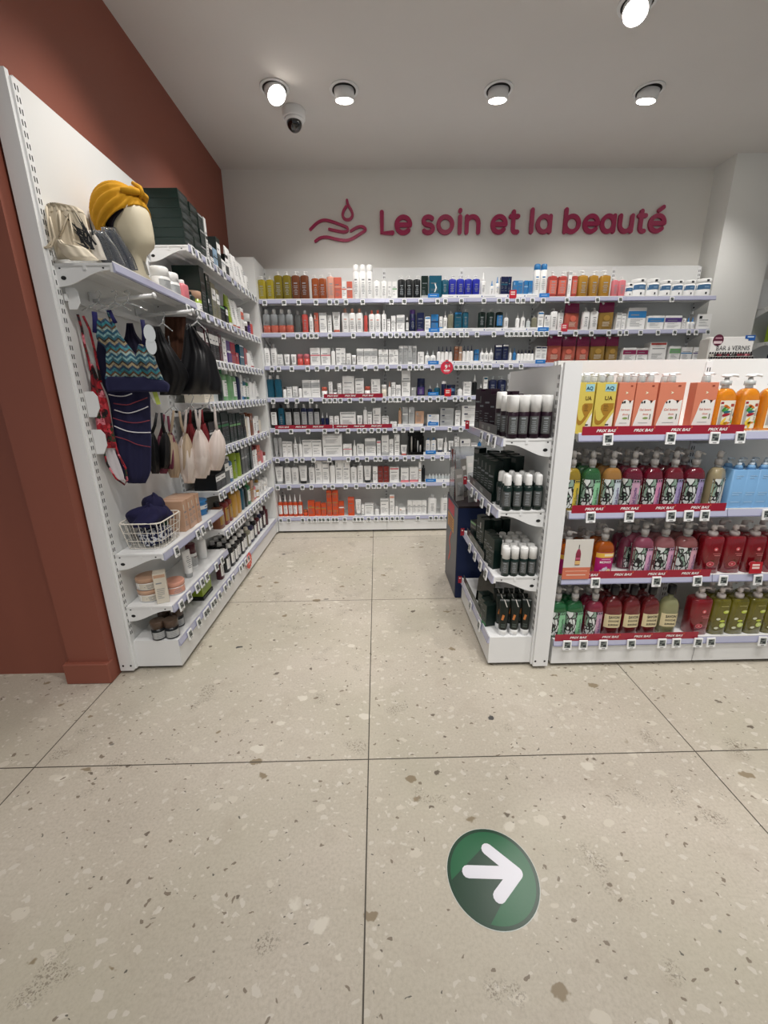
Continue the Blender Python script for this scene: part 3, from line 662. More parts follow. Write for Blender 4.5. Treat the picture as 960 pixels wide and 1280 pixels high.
# kind body accent label x0 x1 ytop [n=..] [v=..] [t=tray lift mm] [s=stack]
BACK = ['''
pump yel wht yel 322 342 341 n=2; pump olv wht olv 342 364 334 n=2; pump brn wht brn 364 386 334 n=2; pump orn wht orn 389 408 339 n=2; pump pch wht pch 408 418 336; carton cor pch - 418 427 347; carton wht cor - 427.5 433 352 v=2; carton cor wht - 433.5 440.5 352
can wht wht wht 441 466 331 n=3; pump wht wht wht 467 475 344; pump wht wht wht 476.5 484 344; carton wht gry - 485 489 352; carton wht lgn - 490.5 496 352
pump blk wht blk 497 526 341 n=3; carton dkg gry - 526.5 535 345; carton teal wht - 536 552 345 v=6; pump teal wht teal 552 561 343 t=1; pump ryl wht ryl 561 600 342 n=4 t=1; drop wht wht wht 601 608 341 t=1; drop wht blu wht 612.5 618 351 t=1; drop wht blu wht 619 625 346 t=1
carton nvy teal - 626 639 346 n=3 t=1; carton blu lbl - 641 653 351 n=2 t=1; carton blu lbl - 655 665 351 n=2 t=1; can wht blu wht 667 684 330 n=2 t=1
pump crd wht cor 685 697 336; pump crd wht cor 697.5 709 336; carton wht gry - 709.5 714 339; pump crd wht cor 714.5 722 336; pump amb wht amb 722.5 736 335; pump amb wht amb 737 749 335; pump amb wht amb 750 764 335; pump pnk wht pnk 765 773 343; pump pnk wht pnk 774 783 343''',
'''two cor wht - 328 366.5 387 n=4; bottle dgr gry - 368 376 389; bottle crd wht crd 377 385 388; bottle wht wht wht 386.5 391.5 392; carton cor wht - 393 398 391; carton wht gry - 399 408.5 391 v=4; carton wht gry - 409.5 414.5 394; tube wht cor - 415.5 425.5 390
bottle wht pch wht 427 454 386 n=3; bottle crd gry - 455 459.5 390; bottle wht cor wht 461 476 388 n=2; bottle wht wht wht 477 483 388; carton wht gry - 484 488 399; carton wht gry - 489 494.5 395; carton wht gry - 495.5 506 394 v=5
bottle blk wht wht 507 511 397; can nvy vio nvy 512 520 387; carton nvy vio - 521 530 391; carton wht blu - 531 538 396 v=4; carton blu nvy - 539 548 393; carton wht blu - 549 553 396 t=1; drop wht wht wht 554 559.5 389 t=1; bottle khk gry - 560 567 389 t=1; carton teal blu - 568 577 390 t=1; pump teal wht teal 578 586 383 t=1
pump dkg wht dkg 598 607 383 t=1; pump dkg wht dkg 608.5 618 383 t=1; pump dkg wht blu 620 629 383 t=1; drop wht wht wht 630 636 390 t=1; drop wht wht - 645 650 391 t=1; drop wht wht wht 651.5 657 389 t=1; bottle clr gry - 658 663 399 t=1; bottle khk gry - 664.5 671 394 t=1; carton wht blu - 672 679 390 v=4 t=1; carton wht nvy - 680 687 394 v=3 t=1
pump wht wht wht 688 697 381; pump wht wht wht 697.5 705 383; pouch cor mag - 706 726 379; pump wht wht wht 728.5 738 381; pump wht wht wht 738.5 748 381; pouch gld mag - 749 768 378
carton wht gry - 770 776 391; carton wht gry - 777 782 392; carton wht blu - 784 807 385 v=5; carton wht blu - 808 829 395 v=5; carton wht vio - 830.5 852 395 v=5; carton wht mag - 853 857 398; drop wht blu wht 858 869 397 n=2; carton wht blk - 871 889 393 v=3''',
'''bottle wht gry wht 330 337 430; bottle wht gry wht 338 346 430; carton wht gry - 347 353.5 443; tube wht gry - 355 362 443; tube wht gry - 364 370.5 443; jar crd pnk - 371 378.5 443; jar crd pnk - 379.5 387 443; carton wht pnk - 388 400.5 435 v=2; carton wht pnk - 401 413 435 v=2; bottle wht gry - 414 419 435; carton wht gry - 420 432 435 n=2
carton wht gry - 433 439 442; tube wht gry - 440 445 444; carton wht gry - 446 472 436 n=3 v=5; carton wht gry - 473 485 437 n=2; carton wht gry - 486 498 437 n=2; carton gry wht - 498.5 521 432 n=4; carton wht gry - 522 530 440; drop wht clr wht 531 545 438 n=2
drop wht nvy - 546 566 433 n=4 t=1; carton brn tan - 568 573 433 t=1; carton tan wht - 573.5 577 433 t=1; drop wht nvy - 578 592 432 n=3 t=1; carton blu nvy - 593 598.5 437 t=1; drop wht wht wht 600 617 435 n=3 t=1; carton nvy wht - 618.5 627 431 v=4 t=1; carton nvy wht - 628 635 430 v=4 t=1; drop wht wht - 636 640 435 t=1; drop blu blu - 641 645 435 t=1; drop wht nvy - 646 668 437 n=5 t=1; carton wht nvy - 669 683 433 n=2 v=4 t=1
pouch cor mag - 684 702.5 420; pouch cor mag - 703 720.5 421; pouch cor mag - 721 737.5 421; pouch gld mag - 738 757 421; pouch gld mag - 757.5 774 421
carton wht mag - 777 794 435 v=5; carton wht mag - 795 809.5 435 v=5; carton wht crd - 810.5 832 428 v=4; carton wht lgn - 835 849 433 v=5; carton wht blu - 850 864 434 v=2; carton wht vio - 865 879 434 v=2''',
'''bottle teal wht - 333 342.5 469; bottle teal wht - 343 352 469; pump wht blk - 353.5 358 483; carton wht gry - 359 365 484; carton wht gry - 366 372 483; bottle wht blk - 373 377.5 483; carton wht gry - 378 400 475 n=2 v=5; jar wht cor - 402 409 484; tube wht cor - 410.5 416 477; jar wht gry - 416.5 421 487; carton wht gry - 422 427 479; carton wht brd - 428 443 470 v=1; carton wht gry - 444 455 473; jar wht cor - 456 463 483; carton wht gry - 464 475.5 474; jar cre wht - 477 483.5 481
drop wht pch - 485 489 477; carton wht gry - 489.5 494.5 478; carton wht gry - 495 501 481; carton wht gry - 502 513 463; carton gry wht - 514 520 484; roll nvy nvy vio 521.5 532 473; drop nvy gry - 535 540.5 481; drop teal clr - 543 551 479; can nvy wht - 552 558 476; tub nvy nvy bty 559 570 481; bottle wht clr - 572 578 485; carton wht gry - 579 589 477; drop blk wht - 590.5 597 468; drop blk wht - 599 603 480; carton wht teal - 604 609 471; pump nvy clr nvy 611 621.5 468; pump nvy clr nvy 622 633 468; pump nvy clr nvy 634 643 468''',
'''bottle blk wht wht 338 347 505; bottle teal blk teal 347.5 355.5 505; bottle blk wht gry 356 365 505; bottle blk wht gry 366 375 505; bottle nvy wht gry 376 384 505; bottle nvy wht gry 384.5 391.5 505; bottle blk wht gry 392 400 505; drop nvy wht - 401 405.5 516; drop nvy wht - 406.5 411 516; carton wht gry - 412 417 520; carton wht gry - 418 424 520; carton wht gry - 425 445 515 v=4; tube wht gry - 446.5 453 519
bottle wht gry - 454 459 508; carton wht gry - 459.5 465 515; carton wht gry - 466 476 510; carton wht gry - 477.5 486 520; carton wht gry - 488 496 527; bottle tan gld - 498 502 510 t=1; carton gry wht - 503 510 509 t=1; carton gry wht - 510.5 518 509 t=1; carton tan gry - 519 530 514 t=1; carton wht blu - 534 549 518 s=2 v=3; carton gry nvy - 550 567 510 s=3 v=3; carton wht gry - 569 575.5 513; carton wht nvy - 577 600 507 s=3 v=3''',
'''tube gry gry - 343 347.5 547; tube gry gry - 348 352.5 547; carton wht gry - 353 365 552 n=2; drop wht wht wht 366 372 546; drop wht gry - 373 377.5 546; carton wht gry - 378 402 550 n=2 v=4; carton wht gry - 403 428 542 s=2 v=4; carton wht pnk - 429 440 555; drop wht wht - 441 445.5 550; carton wht gry - 446 455 555; carton wht gry - 456 470 548 v=5; carton wht pnk - 471 476 551
carton wht gry - 477 486 544; carton wht gry - 486.5 492 549; carton wht gry - 493 499.5 543; tube wht crd - 501 509 556; pump wht blu wht 532 538 545 t=1; pump wht blu wht 538.5 545 545 t=1; tube wht nvy - 546.5 554 548 t=1; drop wht wht - 555 559.5 546 t=1; tube wht nvy - 560.5 567 551 t=1; carton wht gry - 568 574 546 n=2 t=1; carton wht nvy - 575 588 549 v=3 t=1; carton wht nvy - 588.5 596 554 v=4 t=1; drop blu blu - 597.5 602 548 t=1''',
'''tube wht gry - 344 354 583; pump wht gry wht 355 363.5 577; pump wht gry wht 364 373 577; tube wht blk - 374 384 582; pump wht gry wht 385.5 393.5 577; carton wht gry - 394 411.5 576 n=2; bottle wht gry - 412 419 577; carton wht gry - 419.5 437.5 575 n=2; pump wht gry wht 438 446 577; bottle wht gry wht 446.5 454 577; tube wht blk - 455 464 582; carton wht gry - 466 472 583; carton brd brd - 472.5 479 583; carton brd brd - 479.5 486 583; carton wht pnk - 487 499 584 v=4; carton wht pnk - 501 511 585 v=1; carton wht pnk - 512 523 584 v=1; carton wht tan - 523.5 526.5 577; bottle blk blk - 527 531.5 581; drop clr wht - 535 568 592 n=8 t=1''',
'''drop vor wht wht 347 378 618 n=5; jar vor orn - 379 384.5 637; carton vor gld - 385 393.5 626 v=2; carton vor gld - 394 401 628 v=2; carton vor gld - 401.5 408 629 v=2; carton vor gld - 408.5 415 613 s=3 v=2; carton vor gld - 415.5 423 613 s=3 v=2; carton vor wht - 423.5 430 627 v=2; carton vor cor - 435 443 622 v=4; tube wht gry - 444.5 451.5 624; carton wht gry - 452 455.5 631; carton wht gry - 456 467 630; drop wht gry - 468.5 474 632; carton wht gry - 475.5 486 624
carton wht pch - 487 493 619; drop wht gry - 494 498 627; carton wht pch - 499 507 635; carton wht gry - 509.5 533 626 n=4; bottle wht gry wht 535 546 618; bottle wht gry wht 551 561 618''']
YF = BY-.25
for si, s in enumerate(BACK):
    z = BACKZ[si]; place = f"on the back unit's {ROWN[si]} shelf"
    for p in parse(s):
        kind, body, acc, lab, x0, x1, yt = p[:7]; opt = dict(q.split('=') for q in p[7:]); n = int(opt.get('n', 1)); zl = z+(.024 if 't' in opt else .0)
        x0, x1, yt = float(x0), float(x1), float(yt)
        for i in range(n):
            a, b = x0+(x1-x0)*i/n, x0+(x1-x0)*(i+1)/n
            wpx = at(b, yt+8, Y=YF+.03).x-at(a, yt+8, Y=YF+.03).x; w = max(.012, wpx*.97)
            d = {'carton': min(max(w*.8, .04), .09), 'pump': w*.72, 'bottle': w*.75, 'pouch': w*.45, 'tube': min(w*.5, .04), 'two': w*.9}.get(kind, w)
            yc = YF+.022+d/2+rnd.uniform(0, .012); xc = at((a+b)/2, (yt+proj((0, YF, z))[1])/2, Y=YF+.03).x
            h = at((a+b)/2, yt, Y=yc-(d*.3 if kind == 'carton' else 0)).z-zl
            st_ = int(opt.get('s', 1))
            for k in range(st_):
                pl = place if st_ == 1 else place+' stack'
                put(kind, w, d, h/st_-.0005*(st_ > 1), body, acc, lab, xc, yc, zl+k*h/st_, rnd.uniform(-.03, .03) if kind in ('carton', 'tube') else rnd.uniform(-.15, .15), place, xc+k*.001, int(opt.get('v', 0)))
# large white tubs with a blue band
for a, b, yt in [(783, 792, 354), (792.5, 810, 348), (811, 826, 348), (827, 841, 350), (842, 856, 350), (857, 871, 350), (872, 893, 348)]:
    w = at(b, 360, Y=YF).x-at(a, 360, Y=YF).x; h = at(a, yt, Y=YF+.03).z-2.01; x = at((a+b)/2, 360, Y=YF+.03).x
    put('tub', min(w*.97, .125), 0, h, 'wht', 'wht', 'bty', x, YF+.02+min(w, .125)/2, 2.01, 0, "on the back unit's top shelf", x, look='big blue-banded white tub')
TAGS = [[(320, 6, '65 210 320 450 552 605 675 800'), (470, 6, '115 212 335 462 520 640 808 925'), (620, 6, '22 82 160 202 272 353 530 758 930'), (760, 4.8, '380')],
 [(320, 6, '207 312 365 415 452 555 730 880 940'), (470, 6, '107 155 205 258 312 390 448 487 530 583 640 680 757 883'), (620, 6, '80 115 150 186 217 252 300 338 378 477 595 713 842 925'), (760, 4.8, '107 192 296 396 480 524 594')],
 [(320, 6, '120 170 268 387 457 535 607 666 727 818 900'), (470, 6, '83 175 253 302 343 425 600 635 668 702 742 775 820 853 943'), (620, 6, '42 110 187')],
 [(320, 6, '128 230 307 413 512 553 592 633 703 787 880'), (470, 6.4, '65 115 155 188 252 315 373 433 495 553 632 685 745 822')],
 [(320, 6, '155 262 390 515 607 690 773 815 867 918'), (470, 6.4, '20 70 152 218 285 373 458 590 678')],
 [(320, 6, '160 232 300 347 430 550 693 760 832 897 933'), (470, 6.4, '117 168 232 297 370 455 528 605 652 797')],
 [(320, 6, '162 247 348 415 515 575 673 752 840 883 923'), (470, 6.4, '22 78 147 220 293 345 385 545')],
 [(320, 6, '185 245 350 400 440 480 505 540 580 605 665 740 768 795 845 900 945'), (470, 6.4, '85 130 170 210 335 437 480 522 565')]]
for si, rows in enumerate(TAGS):
    z = BACKZ[si]-.022; yy = proj((0, YF, z))[1]
    for o_, s_, t in rows:
        for v in t.split():
            x = at(o_+float(v)/s_, yy, Y=YF-.012).x; price_tag(x, YF-.012, z-.004, 0, f"on the back unit's {ROWN[si]} rail", x, s=.86)
# display trays lifting the blue-and-white range
TRAY = mat('f6f7f8', .3)
def tray(px0, px1, si, lab, m=TRAY, band=None):
    z = BACKZ[si]; x0 = at(px0, 400, Y=YF).x; x1 = at(px1, 400, Y=YF).x; r = empty('display_tray', ((x0+x1)/2, YF+.11, z)); tag(r, lab, 'display tray'); w = (x1-x0)/2
    MB().box(-w, w, -.105, .10, .0005, .0235, m, .002).build('base', r)
    t = MB().box(-w, w, -.1075, -.1055, .0005, .028, m); rg = random.Random(px0); x = -w+.05
    while x < w-.1:
        L = rg.uniform(.04, .12); t.box(x, x+L, -.1082, -.1074, .011, .0145, mat('9aa3b4', .5)); x += L+rg.uniform(.04, .15)
        t.box(x-.02, x-.012, -.1082, -.1074, .008, .018, mat('24509a', .5))
    t.build('front_lip', r)
tray(552, 684, 0, "long white display tray under the royal blue bottles on the back unit's top shelf"); tray(549, 687, 1, "long white display tray on the back unit's second shelf"); tray(546, 683, 2, "long white display tray on the back unit's third shelf")
tray(497, 531, 4, "short white tray under grey cartons on the back unit's fifth shelf"); tray(532, 604, 5, "white display tray on the back unit's sixth shelf"); tray(535, 570, 6, "white ampoule tray on the back unit's seventh shelf")
# blue and red shelf cards
def card(name, px0, px1, py0, py1, Y, hexc, lab, cat='shelf card', rows=1, tilt=-.15, txt=None):
    A = at(px0, py1, Y=Y); B = at(px1, py0, Y=Y); w = (B.x-A.x)/2; h = B.z-A.z; r = empty(name, ((A.x+B.x)/2, Y, A.z)); tag(r, lab, cat); r.rotation_euler.x = tilt
    MB().box(-w, w, -.001, .001, 0, h, mat(hexc, .4)).box(-w*.6, w*.6, .001, .02, 0, .0015, mat(hexc, .4)).build('card', r)
    t = MB(); ink = mat('f2f2f2', .5)
    if txt: t.text(txt, 0, h*.5, -.0015, .03, ink, .02, ht=h*.35, fit=w*1.5)
    else:
        for i in range(rows): t.box(-w*.65, w*.55, -.0016, -.0009, h*(.42+.25*i), h*(.58+.25*i), mat('bcd6f0' if hexc[0] in '12' else 'f2d8d0', .5))
    t.build('print', r)
for px0, px1, py0, py1, si, w_ in [(535, 549, 367, 372, 0, 'top'), (674, 687, 366.5, 371.5, 0, 'right top'), (536, 549.5, 410, 415, 1, 'second'), (672, 686, 409, 414, 1, 'right second'), (535, 548.5, 451, 455.5, 2, 'third'), (669, 682, 449.5, 454.5, 2, 'right third'), (535, 548, 490, 494.5, 3, 'fourth'), (535, 548, 527.5, 532, 4, 'fifth'), (532, 545, 563, 567.5, 5, 'sixth'), (532, 545, 598.5, 602.5, 6, 'seventh')]:
    lab = f"blue shelf card on the back unit's {w_} shelf" if 'right' not in w_ else f"blue shelf card beside the coral items on the back unit's {w_[6:]} shelf"
    if w_ in ('top', 'second', 'third'): lab = f"blue shelf card left of the white tray on the back unit's {w_} shelf"
    card('shelf_card', px0, px1, py0, py1, YF-.004, '2a7fd0', lab, tilt=0)
card('promo_card', 636.5, 646, 362.5, 373, YF-.006, 'c8283c', "red promo card on the back unit's top shelf", rows=2, tilt=0); card('promo_card', 701, 710, 404.5, 414.5, YF-.006, 'd03a4c', "red promo card on the back unit's second shelf", rows=2, tilt=0)
card('promo_card', 555.5, 564, 486, 495.5, YF-.006, 'd0242c', "red promo card on the back unit's fourth shelf", rows=2, tilt=0)
# round red shelf stopper
p = at(558.5, 459.5, Y=YF-.03); r = empty('round_promo_sign', (p.x, YF-.03, p.z)); tag(r, "round red promo sign with white figure clipped to the back unit's third rail", 'sign')
b = MB().prism([(.053*math.cos(a*PI/20), .053*math.sin(a*PI/20)) for a in range(40)], -.001, .001, mat('d8344c', .35)); b.build('disc', r)
b = MB(); b.text('9', -.006, .006, -.0018, .05, mat('f6f4f2', .5), .03, ht=.036); b.text('€', .02, .014, -.0018, .02, mat('f6f4f2', .5), .02, ht=.018); b.box(-.026, .026, -.0018, -.0011, -.027, -.019, mat('f6f4f2', .5)); b.box(-.02, .02, -.0018, -.0011, -.037, -.032, mat('f0b8bc', .5)); b.box(-.012, .018, -.0018, -.0011, .034, .044, mat('6a5a66', .5)); b.build('print', r)
MB().box(-.012, .012, .001, .02, .035, .062, mat('e0606c', .3)).build('clip', r)
# PRIX BAS strips
STR = mat('a01c34', .3, coat=.3); INK = mat('f4f2f0', .5)
def prix(x0, x1, y, z, h, pitch, lab, size, first=None):
    r = empty('promo_strip', ((x0+x1)/2, y, z)); tag(r, lab, 'shelf strip'); w = (x1-x0)/2
    MB().box(-w, w, -.0007, .0007, -.006, h, STR).build('strip', r)
    x = (first if first is not None else x0+pitch/2)-(x0+x1)/2
    while x < w-size*1.2:
        t = MB(); t.text('PRIX BAS', x, h*.46-.001, -.0013, size, INK, .03, shear=.25, ht=size*.62, fit=size*4.3)
        t.add([(x+size*2.2, -.0013, h*.62), (x+size*2.5, -.0013, h*.62), (x+size*2.45, -.0013, h*.92), (x+size*2.2, -.0013, h*.85)], [(0, 1, 2, 3)], mat('d05a3c', .5)); t.build('lettering', r); x += pitch
def X_(px, y=600, Y=YF): return at(px, y, Y=Y).x
prix(X_(405, 495), X_(478.5, 495), YF-.0045, 1.24, .028, .152, "red PRIX BAS strip along the back unit's fourth shelf", .022)
prix(X_(344, 534), X_(416, 534), YF-.0045, .98, .028, .152, "red PRIX BAS strip under black bottles, back unit's fifth shelf", .022)
prix(X_(417, 534), X_(490, 534), YF-.0045, .98, .028, .152, "red PRIX BAS strip under white cartons, back unit's fifth shelf", .022)
# black make-up display on the sixth shelf
x0, x1 = X_(510.5, 560), X_(530, 560); r = empty('brush_display', ((x0+x1)/2, YF+.05, .723)); tag(r, "black acrylic make-up display with pale tubes on the back unit's sixth shelf", 'display stand'); w = (x1-x0)/2; K = mat('101112', .2)
b = MB().box(-w, w, -.04, .05, 0, .012, K).box(-w, w, .035, .05, .012, .205, K).box(-w, -w+.008, -.03, .035, .012, .17, K).box(w-.008, w, -.03, .035, .012, .17, K).box(-w, w, -.04, -.03, .012, .03, K); b.build('stand', r)
for i, (dx, hh, cc) in enumerate([(-w*.55, .17, 'd8d4ce'), (-w*.1, .15, '2a2624'), (w*.25, .13, 'cfd0d0'), (w*.6, .09, 'e8e8e6')]): MB().lathe([(.013, .007), (hh-.02, .007), (hh, .004)], mat(cc, .35), dx, -.008).build('tube', r)
# ------------------------------------------------------------------ front gondola: big bottles with readable labels
GX, GY = .815, 1.93; GF = GY-.262
ZB = {}
def zeb(a, b):
    if (a, b) not in ZB: ZB[(a, b)] = zebra(a, b)
    return ZB[(a, b)]
BLK = mat('1c1a1c', .5)
GC = {}
def gel_parts(kind, liquid, w, h, pan='c9a0b8', leaf='1c1a1c', base='dfe4e2'):
    """shower gel, soap and sleeve bottles of the front gondola, cached by look"""
    key = (kind, liquid, round(w, 2), round(h, 2), pan)
    if key in GC: return GC[key]
    hx = w/2; hy = hx*.68; ch = []; B = MB(); m = mat(liquid, .1, trans=.5, coat=.6)
    if kind == 'gel' or kind == 'monoi' or kind == 'tropic':
        r = hy*.95; hb = h*.76
        prof = [(0, hx*.86, hy*.86, r*.86), (.004, hx*.97, hy*.97, r*.97), (hb*.08, hx, hy, r), (hb*.70, hx, hy, r)]
        for i in range(1, 7):
            a = i/6*PI/2; prof.append((hb*.70+hb*.24*math.sin(a), hx*.30+hx*.70*math.cos(a), hy*.36+hy*.64*math.cos(a), (hy*.36+hy*.64*math.cos(a))*.96))
        B.loft(prof, m, 6); B.lathe([(hb*.94, hx*.30), (hb, hx*.29)], mat('dfe2e0', .12, trans=.5), k=5)
        c_ = MB()
        if kind == 'tropic':
            c_.lathe([(hb, hx*.42), (hb+h*.07, hx*.42), (hb+h*.08, hx*.2), (hb+h*.13, hx*.16)], PUMPC, k=5); c_.lathe([(hb+h*.13, hx*.3), (hb+h*.155, hx*.34), (hb+h*.17, hx*.2)], PUMPW)
            c_.tube([(0, 0, hb+h*.155), (hx*.5, 0, hb+h*.165), (hx*.92, 0, hb+h*.155), (hx*.98, 0, hb+h*.135)], [.006, .0055, .005, .004], PUMPW)
            c_.tube([(0, 0, hb+h*.155), (-hx*.3, 0, hb+h*.16), (-hx*.5, 0, hb+h*.15)], [.006, .005, .003], PUMPW)
        else:
            PM = mat('d6d2ce', .22, trans=.25)
            c_.lathe([(hb, hx*.36), (hb+h*.09, hx*.36), (hb+h*.095, hx*.24)], PM, k=5); c_.lathe([(hb+h*.095, hx*.2), (hb+h*.13, hx*.2)], PM); c_.lathe([(hb+h*.13, hx*.29), (hb+h*.2, hx*.27), (hb+h*.235, hx*.16)], PM, k=5)
            c_.tube([(0, 0, hb+h*.19), (hx*.4, -hx*.1, hb+h*.2), (hx*.66, -hx*.15, hb+h*.18)], [.0055, .005, .004], PM)
        ch.append(('pump_head', c_)); l_ = MB(); z0, z1 = hb*.07, hb*.68
        if kind == 'gel':
            z1 = hb*.70
            l_.strip(hx, hy, r, -.98, .1, z0, z1, zeb(base, leaf), .0007, 10); l_.strip(hx, hy, r, .1, .82, z0, z1, mat(pan, .4), .0009, 8); l_.strip(hx, hy, r, .82, .99, z0, z1*.8, zeb(base, leaf), .0007, 4)
            l_.strip(hx, hy, r, .1, .82, z1-.015, z1, mat('2c3a44', .5), .0013, 6); l_.strip(hx, hy, r, .16, .76, z1-.0135, z1-.0015, mat(pan, .4), .0016, 6); l_.strip(hx, hy, r, .25, .4, z1-.011, z1-.004, BLK, .002, 2); l_.strip(hx, hy, r, .46, .7, z1-.011, z1-.004, mat('3a4a44', .5), .002, 2)
            l_.text('Gel Douche', hx*.46, (z0+z1)/2-.012, -.0022, .018, mat('54307a' if pan not in ('d0b848', '8cc89c') else '2c5a3c', .5), .01, wrap=(hx, hy, r), rot=1, fit=(z1-z0)*.62)
            l_.strip(hx, hy, r, .62, .76, z0+.01, z0+.06, mat('8a8494', .5), .0013, 2)
        elif kind == 'monoi':
            z1 = hb*.66
            l_.strip(hx, hy, r, -.9, .9, z0, z1, mat('b0186c', .4), .0007, 12); l_.strip(hx, hy, r, -.9, .9, z1*.78, z1*.98, mat('e8b848', .4), .0010, 12); l_.strip(hx, hy, r, -.2, .75, z1*.84, z1*.94, mat('f4e2c0', .4), .0013, 8)
            l_.text('MONOÏ', 0, z1*.60, -.0015, .016, mat('f6f2f2', .5), .02, wrap=(hx, hy, r), fit=hx*1.15); l_.strip(hx, hy, r, -.45, .45, z1*.70, z1*.725, mat('e8c0d8', .5), .0013, 5)
            for cx_, cz_, rr_, cc in ((-.1, .26, .012, 'e4dce8'), (.35, .2, .014, 'efe6c8'), (.1, .32, .009, 'cfc8e0'), (-.4, .2, .008, 'd8d0e4'), (.36, .2, .005, 'e8c040')):
                n = 10; P = [(cx_*hx+rr_*(1 if i % 2 else .62)*math.cos(i*PI/n), z1*cz_+rr_*(1 if i % 2 else .62)*math.sin(i*PI/n)) for i in range(2*n)]
                l_.add([(x, yfront(x, hx, hy, r)-.0016-(.0004 if rr_ < .006 else 0), z) for x, z in P], [tuple(range(2*n))], mat(cc, .5))
        else:
            l_.strip(hx, hy, r, -.62, .98, z0, z1, mat('f0ead8', .4), .0007, 12)
            rg = random.Random(5)
            for cc, x0, zz, a, L in (('e8bc28', .0, .18, .5, .03), ('f0cc48', -.1, .28, 1.0, .034), ('e8bc28', .12, .14, 1.4, .03), ('3f8a3a', -.2, .72, .9, .03), ('58a83c', -.05, .66, .5, .026), ('2f6a78', .08, .6, .1, .03), ('a82030', .05, .5, .2, .034), ('e07828', .0, .78, -.4, .03), ('58a83c', .78, .3, .9, .03), ('2f7a88', .8, .55, 1.2, .026), ('e08838', .2, .2, .1, .03)):
                c0 = (x0*hx, z0+(z1-z0)*zz); P = []
                for i in range(12):
                    t = i/12*2*PI; u_, v_ = L/2*math.cos(t), L*.17*math.sin(t)*(1-.4*math.cos(t)); P.append((c0[0]+u_*math.cos(a)-v_*math.sin(a), c0[1]+u_*math.sin(a)+v_*math.cos(a)))
                l_.add([(x, yfront(max(-hx*.97, min(hx*.97, x)), hx, hy, r)-.0013-.0001*L*100, z) for x, z in P], [tuple(range(12))], mat(cc, .45))
            l_.strip(hx, hy, r, .30, .62, z1-.024, z1-.013, mat('b04838', .5), .0012, 3); l_.text('Gel Douche', hx*.46, (z0+z1)/2, -.0012, .014, mat('5a5a56', .5), .01, wrap=(hx, hy, r), rot=1, fit=(z1-z0)*.42)
            l_.strip(hx, hy, r, -.55, -.30, z0+.012, z1-.02, mat('b0aca4', .5), .0012, 3); l_.strip(hx, hy, r, -.58, -.36, z1-.013, z1-.005, mat('a02030', .5), .0014, 3)
        ch.append(('label', l_))
    elif kind == 'sav':
        r = hy*.97; hb = h*.84; prof = [(0, hx*.9, hy*.9, r*.9), (.004, hx, hy, r), (hb*.64, hx, hy, r)]
        for i in range(1, 7):
            a = i/6*PI/2; prof.append((hb*.64+hb*.26*math.sin(a), hx*.26+hx*.74*math.cos(a), hy*.36+hy*.64*math.cos(a), (hy*.36+hy*.64*math.cos(a))*.97))
        prof.append((hb, hx*.26, hy*.36, hy*.35)); B.loft(prof, m, 6)
        c_ = MB().lathe([(hb-.002, hx*.40), (hb, hx*.42), (h-.003, hx*.42), (h, hx*.38)], mat('17161a', .3), k=6); ch.append(('cap', c_))
        l_ = MB(); z0, z1 = hb*.23, hb*.55; l_.strip(hx, hy, r, -.9, .9, z0, z1, mat('e0d2a8', .5), .0007, 12)
        for i, (t, f) in enumerate((('SAVON', 1.15), ('DOUCHE', 1.1), ('SURGRAS', 1.1))): l_.text(t, 0, z1-(z1-z0)*(.2+.29*i), -.0012, .014, BLK, .03, wrap=(hx, hy, r), fit=hx*f, ht=(z1-z0)*(.22 if i == 0 else .15))
        ch.append(('label', l_))
    elif kind in ('pom', 'olive'):
        r = hy*.8; hb = h*.76; B.loft([(0, hx*.93, hy*.93, r), (.003, hx, hy, r), (hb-.012, hx, hy, r), (hb-.003, hx*.93, hy*.9, r*.9), (hb, hx*.8, hy*.8, r*.8)], m, 6)
        PM = mat('e6dcd8', .28); c_ = MB(); c_.lathe([(hb, hx*.40), (hb+h*.06, hx*.42), (hb+h*.085, hx*.36)], PM, k=5); c_.lathe([(hb+h*.085, hx*.14), (hb+h*.13, hx*.14)], PM)
        c_.lathe([(hb+h*.13, hx*.26), (hb+h*.2, hx*.24), (hb+h*.22, hx*.15)], PM, k=5); c_.tube([(0, 0, hb+h*.185), (hx*.5, 0, hb+h*.2), (hx*.78, 0, hb+h*.19), (hx*.84, 0, hb+h*.165)], [.005, .005, .0045, .004], PM); ch.append(('pump_head', c_))
        l_ = MB()
        def blob(x, z, rx, rz, cc, e=.001, n=18): l_.add([(x+rx*math.cos(2*PI*i/n), yfront(max(-hx*.98, min(hx*.98, x+rx*math.cos(2*PI*i/n))), hx, hy, r)-e, z+rz*math.sin(2*PI*i/n)) for i in range(n)], [tuple(range(n))], mat(cc, .4))
        if kind == 'pom':
            blob(-.008, hb*.27, .017, .012, 'd87880'); blob(-.008, hb*.27, .013, .0085, 'b02838', .0014); blob(-.009, hb*.27, .006, .003, 'e8b0a8', .0018); blob(.0, hb*.36, .008, .003, '5a3a20')
            blob(.004, hb*.68, .009, .009, 'd85a60'); blob(.004, hb*.675, .004, .0035, 'f0d0d0', .0014); l_.strip(hx, hy, r, .05, .6, hb*.5, hb*.515, mat('e09090', .5), .001, 4); l_.strip(hx, hy, r, -.1, .6, hb*.55, hb*.562, mat('d88080', .5), .001, 4)
        else:
            blob(.01, hb*.28, .014, .013, 'b8cc60'); blob(.01, hb*.28, .0115, .0105, 'd4e08c', .0014); blob(.01, hb*.28, .003, .003, 'eef0c0', .0018); blob(-.016, hb*.2, .010, .006, 'dfe0c8'); blob(.016, hb*.66, .014, .008, 'c8d84c'); blob(.018, hb*.68, .011, .005, 'e0e890', .0014)
